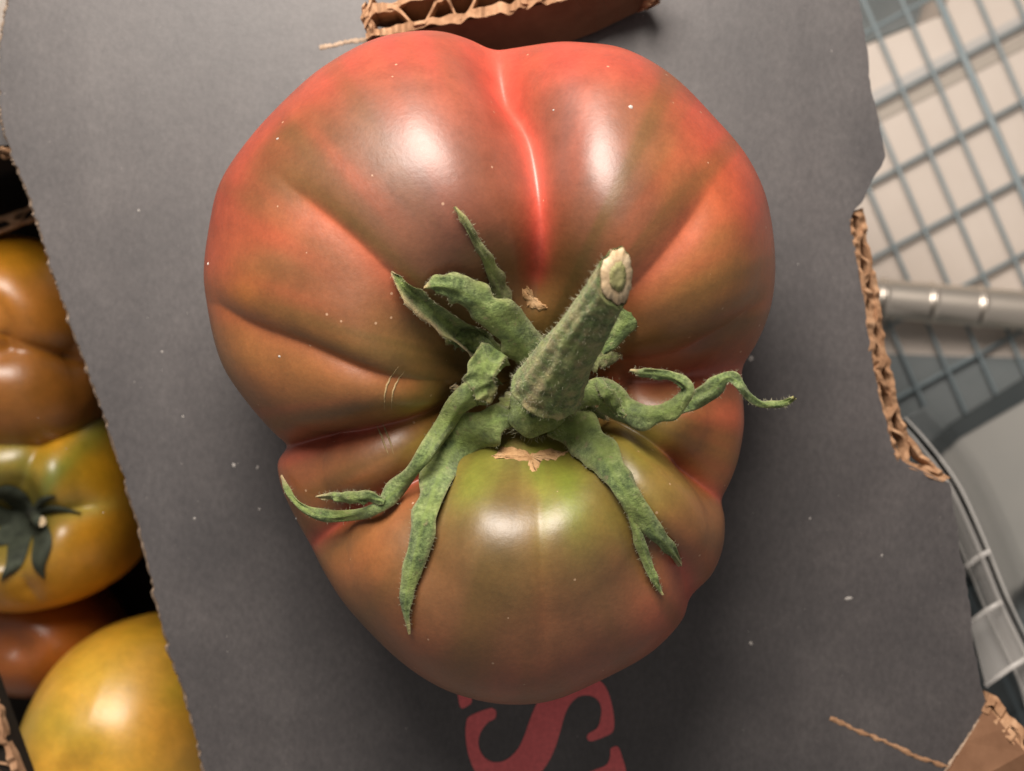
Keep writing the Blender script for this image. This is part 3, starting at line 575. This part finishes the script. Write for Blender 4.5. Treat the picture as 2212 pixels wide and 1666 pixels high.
# ---- sepals: ribbons with a keel, real thickness, curled edges
def sepal(path, cup=0.25, tip=0.12, rim=0.0, th=0.03, n=70, m=9, name='sepal', twist=None, veins=True, tint0=0.0, ruff=0.042):
    """path rows: (px, py, lift above the fruit or absolute z if >100 -> z-100, half width px)"""
    rows = []
    for r in path:
        px, py, l, hw = r[:4]; tw = r[4] if len(r) > 4 else 0.0
        if l > 50: p = P(px, py, l-100); nr = Vector((0, 0, 1))
        else: p, nr = lifted(px, py, l)
        rows.append((*p, *nr, hw*K*(D-p.z)/D, tw))
    q = spline(rows, n); pts = q[:, :3]; V = []; Vb = []; tint = []; vein = []
    for i in range(n):
        t = Vector(pts[min(i+1, n-1)]-pts[max(i-1, 0)]).normalized()
        nr = (Vector(q[i, 3:6]).normalized()+Vector((0, 0, 0.8))).normalized(); sd = t.cross(nr).normalized(); nr = sd.cross(t).normalized()
        a = q[i, 7]; sd2 = sd*math.cos(a)+nr*math.sin(a); nr2 = nr*math.cos(a)-sd*math.sin(a)
        hw = max(q[i, 6]*1.05, 0.012); u = i/(n-1)
        for k in range(m):
            s = 2*k/(m-1)-1
            edge = 1+0.32*vnoise(np.array([[u*14, s*1.0+3, pts[0][0]*3]]))[0]*abs(s)
            h = -0.6*cup*hw*(s*s)+0.10*hw*math.exp(-(s/0.16)**2)+ruff*vnoise(np.array([[u*11, s*2.2, pts[0][1]*5+7]]))[0]
            p = Vector(pts[i])+sd2*(s*hw*edge)+nr2*h
            tt = th*(1-0.75*s*s)
            V.append(p+nr2*tt*0.5); Vb.append(p-nr2*tt*0.5)
            tv = np.clip((u-(1-tip))/max(tip, 1e-3), 0, 1)+0.35*max(0, abs(s)-0.8)/0.2*0.6
            tint.append(min(1, tv*0.95+tint0+abs(rim)*max(0, s*math.copysign(1, rim)-0.45)/0.55)); vein.append(0.5*math.exp(-(s/0.13)**2) if veins else 0)
    nv = len(V); F = []
    for i in range(n-1):
        for k in range(m-1):
            a = (i*m+k, i*m+k+1, (i+1)*m+k+1, (i+1)*m+k); F.append(a); F.append(tuple(x+nv for x in reversed(a)))
        F.append((i*m, (i+1)*m, (i+1)*m+nv, i*m+nv)); F.append((i*m+m-1+nv, (i+1)*m+m-1+nv, (i+1)*m+m-1, i*m+m-1))
    o = obj(name, V+Vb, F, LEAF, calyx, attrs={'tint': tint+tint, 'vein': vein+vein})
    ribs.append((np.array(V).reshape(n, m, 3), np.array(pts)))
    return o
ribs = []
hz, _ = hit(1140, 830)
cz = hz.z+0.85
calyx = obj('calyx', *(lambda vf: vf)((lambda: (lambda vs, fs: (vs, fs))(
    [P(1160, 880, cz+0.7)]+[P(1158+math.cos(a)*62*(1+0.10*math.sin(a*5+1)), 890+math.sin(a)*54*(1+0.12*math.sin(a*4)), cz+0.35) for a in np.linspace(0, 2*np.pi, 40, endpoint=False)]
    +[P(1158+math.cos(a)*54, 886+math.sin(a)*48, cz-1.0) for a in np.linspace(0, 2*np.pi, 40, endpoint=False)],
    [(0, 1+(i+1) % 40, 1+i) for i in range(40)]+[(1+i, 1+(i+1) % 40, 41+(i+1) % 40, 41+i) for i in range(40)]))()), LEAF, tom, attrs={'tint': [0.0]*81, 'vein': [0.0]*81})
Z0 = 100+cz
sepal([(1160, 790, Z0+0.35, 30), (1120, 735, Z0+0.75, 40), (1075, 690, 0.75, 38), (1030, 650, 0.55, 34), (985, 625, 0.35, 27), (945, 616, 0.22, 20), (916, 622, 0.14, 3)], cup=0.5, tip=0.1)
sepal([(1120, 760, Z0+0.2, 26), (1085, 660, 0.10, 24), (1072, 610, 0.07, 19), (1052, 560, 0.06, 12), (1026, 515, 0.06, 8), (1004, 478, 0.10, 8), (982, 447, 0.08, 3)], cup=0.4, tip=0.2, tint0=0.18)
sepal([(1080, 800, Z0+0.1, 30), (1020, 740, 0.10, 34), (965, 700, 0.16, 26), (915, 655, 0.14, 24), (875, 618, 0.12, 16), (846, 588, 0.10, 2)], cup=-1.6, tip=0.08, tint0=0.0, rim=-1.0)
sepal([(1080, 780, Z0+0.2, 22), (1030, 745, 0.30, 28), (990, 732, 0.22, 22), (962, 742, 0.10, 4)], cup=0.6, tip=0.1)
sepal([(1070, 755, Z0+0.7, 26), (1045, 790, Z0+0.85, 34), (1040, 825, Z0+0.8, 32), (1052, 852, Z0+0.7, 18), (1062, 868, Z0+0.55, 3)], cup=-0.5, tip=0.35)
# long sepal to the lower left and its forked curly branch
sepal([(1118, 900, Z0+0.2, 16), (1060, 915, Z0+0.4, 38), (990, 962, 0.35, 44), (945, 1040, 0.30, 34), (920, 1110, 0.28, 27), (902, 1180, 0.22, 23), (886, 1250, 0.16, 18), (876, 1305, 0.16, 12), (884, 1368, 0.10, 3)], cup=0.35, tip=0.07)
sepal([(1062, 845, Z0+0.35, 24), (1015, 855, Z0+0.6, 28), (965, 915, 0.40, 26), (920, 985, 0.50, 22), (870, 1045, 0.35, 20), (815, 1092, 0.45, 18), (760, 1112, 0.45, 13), (705, 1116, 0.45, 12), (655, 1098, 0.40, 10), (622, 1064, 0.30, 8), (608, 1028, 0.20, 3)], cup=0.6, tip=0.08)
sepal([(830, 1085, 0.48, 6), (800, 1076, 0.50, 14), (760, 1078, 0.52, 15), (722, 1074, 0.45, 11), (684, 1074, 0.35, 3)], cup=0.5, tip=0.25)
# lower right pair
sepal([(1185, 922, Z0+0.2, 16), (1248, 932, Z0+0.4, 42), (1300, 975, 0.40, 36), (1335, 1040, 0.28, 28), (1375, 1095, 0.22, 24), (1415, 1150, 0.18, 19), (1448, 1188, 0.15, 14), (1472, 1222, 0.12, 6)], cup=0.35, tip=0.10)
sepal([(1335, 1030, 0.2, 8), (1355, 1080, 0.22, 13), (1374, 1140, 0.20, 12), (1395, 1205, 0.16, 11), (1414, 1250, 0.14, 9), (1430, 1284, 0.10, 3)], cup=0.4, tip=0.06)
# right, looping back on itself, and the curl that leaves the fruit
sepal([(1250, 850, Z0+0.4, 26), (1305, 850, Z0+0.55, 30), (1345, 885, 0.75, 30), (1395, 898, 0.85, 25), (1440, 890, 0.95, 20), (1472, 866, 1.15, 13), (1484, 838, 1.35, 12, 0.5), (1455, 815, 1.45, 14, 0.3), (1415, 808, 1.35, 15), (1385, 806, 1.2, 10), (1362, 800, 1.1, 3)], cup=0.45, tip=0.1, n=110)
sepal([(1290, 820, Z0+0.5, 8), (1310, 850, Z0+0.75, 14), (1332, 885, 0.95, 10), (1350, 900, 0.9, 4)], cup=0.4, tip=0.02)
zc = hit(1540, 845)[0].z
sepal([(1440, 895, 0.6, 12), (1490, 868, 100+zc+0.75, 17), (1535, 842, 100+zc+1.05, 18), (1570, 815, 100+zc+1.15, 13), (1598, 828, 100+zc+1.1, 16, 0.5), (1622, 858, 100+zc+0.9, 10, 0.7), (1655, 874, 100+zc+0.8, 7), (1695, 870, 100+zc+0.85, 7), (1717, 858, 100+zc+0.95, 6)], cup=0.45, tip=0.05, n=110)
# small leaf behind the stem
sepal([(1300, 760, Z0+0.8, 12), (1345, 705, Z0+1.0, 26), (1368, 668, Z0+1.1, 26), (1386, 640, Z0+1.1, 14), (1396, 618, Z0+1.0, 3)], cup=0.5, tip=0.02)
sepal([(1240, 790, Z0+0.5, 20), (1290, 775, Z0+0.3, 22), (1330, 770, Z0+0.2, 10), (1345, 768, Z0+0.2, 3)], cup=0.4, tip=0.3, tint0=0.2)

sepal([(1075, 815, Z0+0.0, 16), (1040, 835, 0.25, 20), (1005, 842, 0.22, 14), (975, 838, 0.15, 3)], cup=0.5, tip=0.3, tint0=0.25)
sepal([(1110, 850, Z0+0.1, 14), (1090, 880, Z0+0.25, 16), (1078, 905, Z0+0.2, 8), (1072, 920, Z0+0.1, 3)], cup=0.4, tip=0.3, tint0=0.3)
sepal([(1215, 895, Z0+0.1, 12), (1255, 885, Z0+0.2, 18), (1290, 893, Z0+0.1, 12), (1315, 905, 0.2, 3)], cup=0.4, tip=0.2, tint0=0.1)

# ---- stem
sp_pts = [(1172, 852, cz+0.72, 60), (1181, 838, cz+0.86, 75), (1196, 812, cz+1.15, 71), (1228, 760, cz+1.75, 60), (1262, 706, cz+2.35, 51), (1300, 646, cz+2.95, 46), (1340, 582, cz+3.5, 45), (1390, 505, cz+4.1, 45)]
q = spline([(*P(x, y, z), r*K*(D-z)/D) for x, y, z, r in sp_pts], 70)
axis = Vector(q[60, :3]-q[48, :3]).normalized()
cutp = P(1330, 596, cz+3.35); w1 = Vector((axis.y, -axis.x, 0)).normalized(); w2 = axis.cross(w1); w2 = w2 if w2.z > 0 else -w2
cutn = (axis+w1*0.85+w2*0.62).normalized()
SEG = 64; V = []; F = []; u = axis.cross(Vector((0, 0, 1))).normalized()
ring_ok = 0
for i in range(70):
    t = Vector(q[min(i+1, 69), :3]-q[max(i-1, 0), :3]).normalized(); u = (u-t*u.dot(t)).normalized(); v = t.cross(u)
    for k in range(SEG):
        a = 2*math.pi*k/SEG
        rr = q[i, 3]*(1+0.05*math.cos(3*a+0.8)+0.03*math.cos(5*a+i*0.03)+0.028*math.cos(11*a+i*0.02+math.sin(i*0.2))+0.03*math.exp(-((i-8)/3.0)**2)-0.04*math.exp(-((i-13)/2.5)**2)+0.05*vnoise(np.array([[math.cos(a)*2.5, math.sin(a)*2.5, i*0.16]]))[0]+0.04*vnoise(np.array([[math.cos(a)*7, math.sin(a)*7, i*0.5]]))[0])
        p = Vector(q[i, :3])+u*math.cos(a)*rr+v*math.sin(a)*rr
        dd = (p-cutp).dot(cutn)
        if dd > 0: p = p-axis*(dd/axis.dot(cutn))          # sliced by the oblique cut
        V.append(p)
for i in range(69):
    for k in range(SEG): F.append((i*SEG+k, i*SEG+(k+1) % SEG, (i+1)*SEG+(k+1) % SEG, (i+1)*SEG+k))
sv = np.array([tuple(v) for v in V]); ang = np.tile(np.arange(SEG)*2*np.pi/SEG, 70); iv = np.repeat(np.arange(70), SEG)
stint = np.clip(0.20+0.35*vnoise(np.c_[np.cos(ang)*4.5, np.sin(ang)*4.5, iv*0.05])+0.25*vnoise(sv*6)+0.35*vnoise(sv*16), 0, 0.6)
F.append(tuple(reversed(range(SEG))))
stem = obj('stem', V, F, LEAF, tom, attrs={'tint': stint, 'vein': [0.0]*len(V)})
stemV = np.array(V).reshape(70, SEG, 3)
last = [Vector(p) for p in stemV[-1]]; cc = sum(last, Vector())/SEG
def face(scale, lift, name, mat, parent, jag=0.05):
    vs = [cc+cutn*(lift-0.02)]+[cc+(p-cc)*(scale*0.5)+cutn*lift*0.8 for p in last]+[cc+(p-cc)*scale*(1+jag*math.sin(i*1.9)*0.6)+cutn*lift for i, p in enumerate(last)]+[cc+(p-cc)*scale*1.02-cutn*0.05 for p in last]
    fs = [(0, 1+i, 1+(i+1) % SEG) for i in range(SEG)]
    for r in (0, 1): fs += [(1+r*SEG+i, 1+(r+1)*SEG+i, 1+(r+1)*SEG+(i+1) % SEG, 1+r*SEG+(i+1) % SEG) for i in range(SEG)]
    return obj(name, vs, fs, mat, parent)
face(0.93, 0.03, 'cut_face', CUT, stem); face(0.50, 0.045, 'pith', PITH, stem, 0.12)

# ---- fine hairs on stem and sepals (one uncounted mass)
def hairs(base, normals, lmin, lmax, w):
    mb = MB()
    for p, nrm in zip(base, normals):
        p = Vector(p); nrm = Vector(nrm)
        r = Vector(rng.normal(size=3)); d = (nrm+r*0.35).normalized(); L = rng.uniform(lmin, lmax); s = d.cross(Vector(rng.normal(size=3))).normalized()*w
        s2 = d.cross(s).normalized()*w; bend = Vector(rng.normal(size=3))*L*0.18
        m_ = p+d*L*0.5+bend; e = p+d*L+bend*0.4
        mb.add([p+s, p-s*0.5+s2*0.87, p-s*0.5-s2*0.87, m_+s*0.7, m_-s*0.35+s2*0.6, m_-s*0.35-s2*0.6, e],
               [(0, 1, 4, 3), (1, 2, 5, 4), (2, 0, 3, 5), (3, 4, 6), (4, 5, 6), (5, 3, 6)])
    return mb
bp, bn = [], []
for _ in range(1500):
    i = rng.integers(2, 62); k = rng.integers(0, SEG); p = stemV[i, k]; n_ = p-q[i, :3]
    if np.dot(Vector(p)-cutp, cutn) > -0.06: continue
    bp.append(p+rng.normal(size=3)*0.01); bn.append(n_/np.linalg.norm(n_))
mb = hairs(bp, bn, 0.03, 0.09, 0.0027); tag(obj('hairs', mb.v, mb.f, HAIR, stem), kind='stuff')
bp, bn = [], []
for Vr, pts in ribs:
    n_, m_ = Vr.shape[:2]
    for _ in range(int(n_*1.6)):
        i = rng.integers(1, n_-2); k = int(rng.choice([0, 0, m_-1, m_-1, rng.integers(0, m_)])); p = Vr[i, k]; o_ = p-Vr[i, m_//2]
        nn = np.cross(Vr[i+1, k]-Vr[i, k], Vr[i, min(k+1, m_-1)]-Vr[i, max(k-1, 0)]); nn = nn/(np.linalg.norm(nn)+1e-9)
        if nn[2] < 0: nn = -nn
        on = o_/(np.linalg.norm(o_)+1e-9) if k in (0, m_-1) else 0
        bp.append(p); bn.append(nn*0.6+on*0.8)
mb = hairs(bp, bn, 0.02, 0.06, 0.0025)
bp, bn = [], []
for _ in range(420):
    a = rng.uniform(0, 6.283); zz_ = rng.uniform(-0.3, 0.35); p = P(1158+math.cos(a)*61, 890+math.sin(a)*53, cz+zz_)
    bp.append(p); bn.append(Vector((math.cos(a), -math.sin(a), 0.5)).normalized())
m3 = hairs(bp, bn, 0.06, 0.22, 0.0026); mb.add(m3.v, m3.f); tag(obj('hairs', mb.v, mb.f, HAIR, calyx), kind='stuff')

# ---- corky scars on the skin
def patch(poly, lift, name, mat, parent, rings=8):
    sp = spline(poly+[poly[0]], len(poly)*8)[:-1]; c = sp.mean(0); n = len(sp); vs = []; fs = []
    sp = sp+np.c_[vnoise(np.c_[np.arange(n)*0.7, np.zeros(n)+2, np.zeros(n)]), vnoise(np.c_[np.arange(n)*0.7, np.zeros(n)+6, np.zeros(n)])]*4
    for r in range(1, rings+1):
        for x, y in sp:
            f = r/rings; px, py = c[0]+(x-c[0])*f, c[1]+(y-c[1])*f; l, nn = hit(px, py)
            h = lift*(1-f**4)+0.012*vnoise(np.array([[px*0.15, py*0.15, 3]]))[0]*(1-f**4)-(0.03 if r == rings else 0)
            vs.append(l+nn*h)
    ci = len(vs); l, nn = hit(*c); vs.append(l+nn*lift)
    for i in range(n): fs.append((ci, i, (i+1) % n))
    for r in range(rings-1):
        for i in range(n): fs.append((r*n+i, (r+1)*n+i, (r+1)*n+(i+1) % n, r*n+(i+1) % n))
    return obj(name, vs, fs, mat, parent)
patch([(1052, 988), (1082, 962), (1120, 968), (1150, 978), (1185, 968), (1234, 976), (1206, 994), (1172, 995), (1160, 1020), (1146, 1016), (1138, 996), (1098, 994)], 0.018, 'corky_scar', CORK, flesh)
patch([(1126, 624), (1142, 616), (1150, 638), (1168, 650), (1186, 664), (1160, 672), (1138, 662)], 0.03, 'corky_scar', CORK, flesh)
def zipper(path, half, rungs):
    pp = spline(path, 40); mb = MB()
    def line(pts, r):
        V, F = tube(pts, r, 6); mb.add(V, F)
    side = [[], []]
    for i in range(40):
        t = pp[min(i+1, 39)]-pp[max(i-1, 0)]; t /= np.hypot(*t)
        taper = 0.9+0.08*vnoise(np.array([[i*0.25, half, 2.0]]))[0]
        for s in (0, 1):
            q_ = pp[i]+np.array((-t[1], t[0]))*half*(1 if s else -1)*taper; l, nn = hit(*q_); side[s].append(l-nn*0.003)
    for sd in side: line([p+Vector(rng.normal(size=3)*0.0015) for p in sd], [0.003+0.015*math.sin(math.pi*k/39) for k in range(40)])
    return obj('zipper_scar', mb.v, mb.f, ZIP, flesh)
zipper([(868, 796), (850, 822), (840, 850), (838, 890)], 9, 4)
zipper([(820, 916), (832, 945), (846, 985)], 7, 3)

# ================================================================== yellow tomatoes inside the box
def ring_outline(cx, cy, rx, ry, lob=0, amp=0.0, ph=0.0, n=60):
    return [(cx+rx*math.cos(a)*(1+amp*math.cos(lob*a+ph)), cy+ry*math.sin(a)*(1+amp*math.cos(lob*a+ph))) for a in np.linspace(0, 2*np.pi, n, endpoint=False)]
def small_tomato(name, label, C, outline, ze, Ht, cav, cavw, fur, base, blobs, lines_of=None, warp=18):
    V, F, I = tomato_mesh(C, outline, ze, Ht, cav, cavw, fur, FB, nT=260, nA=130)
    t = thing(name, label, 'tomato', P(C[0], C[1], FB), 'yellow tomatoes inside the cardboard box')
    pg = pigment(V, I, base, blobs, lines_of(I) if lines_of else (), warp)*np.array((1.0, 0.92, 0.62))
    return t, obj('flesh', V, F, SKIN2, t, attrs={'pigment': pg}), V, F
# pigments of the boxed fruit
YEL, YOR, BRN, GRN = (0.66, 0.35, 0.022), (0.52, 0.21, 0.018), (0.26, 0.105, 0.025), (0.22, 0.22, 0.035)
small_tomato('yellow_tomato', 'yellow and brown tomato with a deep crease, uppermost of those inside the box', (20, 710), [(20, 505), (90, 520), (150, 560), (205, 640), (225, 720), (215, 775), (200, 790), (215, 820), (212, 880), (160, 950), (60, 980), (-60, 970), (-150, 900), (-195, 800), (-200, 700), (-160, 590), (-80, 525)],
             -5.8, 2.3, 0.4, 0.25, [dict(path=[(60, 755), (120, 768), (190, 785)], w=(0.4, 0.5), d=0.5, r0=0.1, r1=1.2, e=0.2)], BRN,
             [(40, 540, 150, YEL, 1.0, 90, 5), (90, 660, 80, (0.42, 0.17, 0.03), 0.8), (0, 620, 100, YOR, 0.7), (100, 700, 70, (0.36, 0.15, 0.03), 0.7), (60, 830, 120, (0.24, 0.10, 0.02), 0.7)])
t2, f2, V2, F2 = small_tomato('yellow_tomato', 'yellow tomato with green stripes round a dark stem hollow inside the box', (70, 1112), [(60, 880), (150, 880), (225, 905), (262, 960), (285, 1040), (297, 1110), (294, 1170), (270, 1230), (215, 1275), (140, 1305), (40, 1318), (-60, 1290), (-130, 1210), (-150, 1110), (-130, 980), (-50, 900)],
             -6.8, 2.8, 1.8, 0.30, [dict(path=[(100, 1100), (170, 1095), (245, 1080)], w=(0.25, 0.4), d=0.5, r0=0.15, r1=1.0, e=0.1), dict(path=[(90, 1060), (130, 980), (160, 900)], w=(0.35, 0.35), d=0.3, r0=0.2, r1=1.0, e=0.2), dict(path=[(90, 1160), (110, 1220), (130, 1300)], w=(0.35, 0.35), d=0.25, r0=0.2, r1=1.0, e=0.2)], (0.62, 0.30, 0.02),
             [(155, 985, 150, (0.13, 0.19, 0.03), 1.0, 36, -58), (155, 985, 95, (0.15, 0.27, 0.05), 0.95, 26, -58), (50, 970, 110, (0.12, 0.18, 0.03), 0.8, 26, 80), (60, 980, 50, GRN, 0.8, 110, 80), (250, 960, 90, (0.30, 0.25, 0.03), 0.6), (20, 930, 120, (0.45, 0.30, 0.04), 0.6, 50, 0), (180, 1060, 50, GRN, 0.4), (190, 1110, 70, (0.42, 0.40, 0.13), 0.8, 22, -10), (235, 1010, 50, (0.75, 0.40, 0.02), 0.8), (110, 950, 50, (0.75, 0.38, 0.02), 0.8), (200, 1220, 130, (0.55, 0.27, 0.03), 0.8, 60, -25), (70, 1112, 90, (0.10, 0.11, 0.04), 0.85), (0, 1180, 110, (0.12, 0.12, 0.035), 0.85), (-20, 1040, 90, (0.14, 0.15, 0.035), 0.8)])
small_tomato('yellow_tomato', 'small dark orange tomato deep between the yellow ones in the box', (90, 1370), ring_outline(90, 1370, 150, 130, 3, 0.05), -8.2, 1.9, 0.2, 0.25, [], (0.26, 0.08, 0.015), [(150, 1380, 60, (0.34, 0.11, 0.015), 0.7)])
small_tomato('yellow_tomato', 'pale yellow tomato with a bright gloss spot, lowest of those inside the box', (235, 1610), [(300, 1338), (380, 1352), (450, 1400), (500, 1500), (510, 1620), (480, 1760), (400, 1850), (270, 1880), (150, 1840), (70, 1760), (48, 1650), (70, 1540), (130, 1430), (210, 1365)],
             -6.4, 3.0, 0.25, 0.2, [], (0.60, 0.35, 0.05),
             [(330, 1370, 160, (0.68, 0.42, 0.03), 0.9, 50, 10), (120, 1560, 60, (0.40, 0.32, 0.04), 0.7, 160, 100), (280, 1480, 110, (0.66, 0.40, 0.10), 0.8), (360, 1560, 80, (0.64, 0.34, 0.07), 0.7), (390, 1480, 50, (0.60, 0.45, 0.06), 0.6), (210, 1460, 60, (0.55, 0.40, 0.05), 0.5)])
# withered dark sepals and a pale stem stub on the striped one
bv2 = BVHTree.FromPolygons([Vector(v) for v in V2], [tuple(int(i) for i in f) for f in F2])
SEPD = simple('withered_sepal', [(0.3, (0.012, 0.016, 0.010)), (0.7, (0.045, 0.055, 0.035))], 400, 0.8, 0.5)
def hit2(px, py):
    d = (P(px, py, 0)-cp).normalized(); l, nn, i_, ds = bv2.ray_cast(cp, d); return l if l is not None else P(px, py, -5)
for path, w0 in (([(70, 1112), (25, 1122), (-25, 1100), (-50, 1060)], 15), ([(66, 1115), (44, 1160), (30, 1215), (2, 1252)], 17), ([(76, 1118), (92, 1165), (84, 1215), (96, 1252)], 15), ([(62, 1105), (36, 1078), (8, 1066), (-30, 1080)], 16), ([(60, 1118), (20, 1150), (-20, 1180)], 18), ([(80, 1108), (120, 1100), (175, 1108)], 6), ([(74, 1104), (92, 1082), (120, 1070)], 6)):
    pp = spline(path, 24); vs = []; vb = []
    for i in range(24):
        t = pp[min(i+1, 23)]-pp[max(i-1, 0)]; t /= np.hypot(*t); nn = np.array((-t[1], t[0])); ww = w0*1.35*math.sin(math.pi*(0.22+0.76*i/23))
        for s in (-1, -0.5, 0, 0.5, 1):
            p_ = pp[i]+nn*ww*s; h = hit2(*p_); z = h.z+0.16-0.1*s*s; vs.append(P(p_[0], p_[1], z)); vb.append(P(p_[0], p_[1], z-0.04))
    fs = []
    for i in range(23):
        for k in range(4):
            a = (i*5+k, i*5+k+1, (i+1)*5+k+1, (i+1)*5+k); fs.append(a); fs.append(tuple(x+120 for x in reversed(a)))
    obj('sepal', vs+vb, fs, SEPD, t2)
h = hit2(98, 1122)
V, F = tube([h+Vector((-0.3, 0.1, -0.1)), h+Vector((-0.1, 0.03, 0.3)), h+Vector((0.05, 0, 0.55))], [0.13, 0.11, 0.12], 14); st2 = obj('stem', V, F, SEPD, t2)
c_ = h+Vector((0.06, 0, 0.565)); V = [c_]+[c_+Vector((math.cos(a)*0.105, math.sin(a)*0.105, -0.015)) for a in np.linspace(0, 2*np.pi, 14, endpoint=False)]
obj('cut_face', V, [(0, 1+i, 1+(i+1) % 14) for i in range(14)], CUT, st2)

# ------------------------------------------------------------------ lint and dust on the lid and skin
mb = MB()
def mote(p, r):
    t = rng.uniform(0.6, 1.6); a = rng.uniform(0, 6.28); vs = []
    for k in range(6):
        b_ = 2*math.pi*k/6; x, y = math.cos(b_)*r*t, math.sin(b_)*r/t; vs.append(p+Vector((x*math.cos(a)-y*math.sin(a), x*math.sin(a)+y*math.cos(a), 0)))
    vs.append(p+Vector((0, 0, r*0.7))); mb.add(vs, [(6, k, (k+1) % 6) for k in range(6)])
for x, y, r in [(505, 1005, .035), (1833, 1293, .05), (1622, 1390, .035), (556, 1010, .025), (300, 455, .022), (395, 900, .018), (640, 1110, .02), (1750, 1120, .02), (350, 760, .02), (420, 1120, .02), (1905, 1200, .02), (560, 1100, .018)]: mote(P(x, y, 0.004), r)
for _ in range(60):
    x, y = rng.uniform(60, 1850), rng.uniform(20, 1640); mote(P(x, y, 0.004), rng.uniform(0.005, 0.010))
for x, y, r in [(1362, 232, .035), (1622, 775, .05), (957, 1078, .022), (1196, 238, .015), (600, 300, .02), (604, 770, .02), (450, 570, .02), (640, 1120, .016)]:
    l, nn = hit(x, y); mote(l+Vector((0, 0, 0.004)), r)
tag(obj('dust', mb.v, mb.f, DUST), 'pale dust and lint scattered over the charcoal lid', 'dust', kind='stuff')
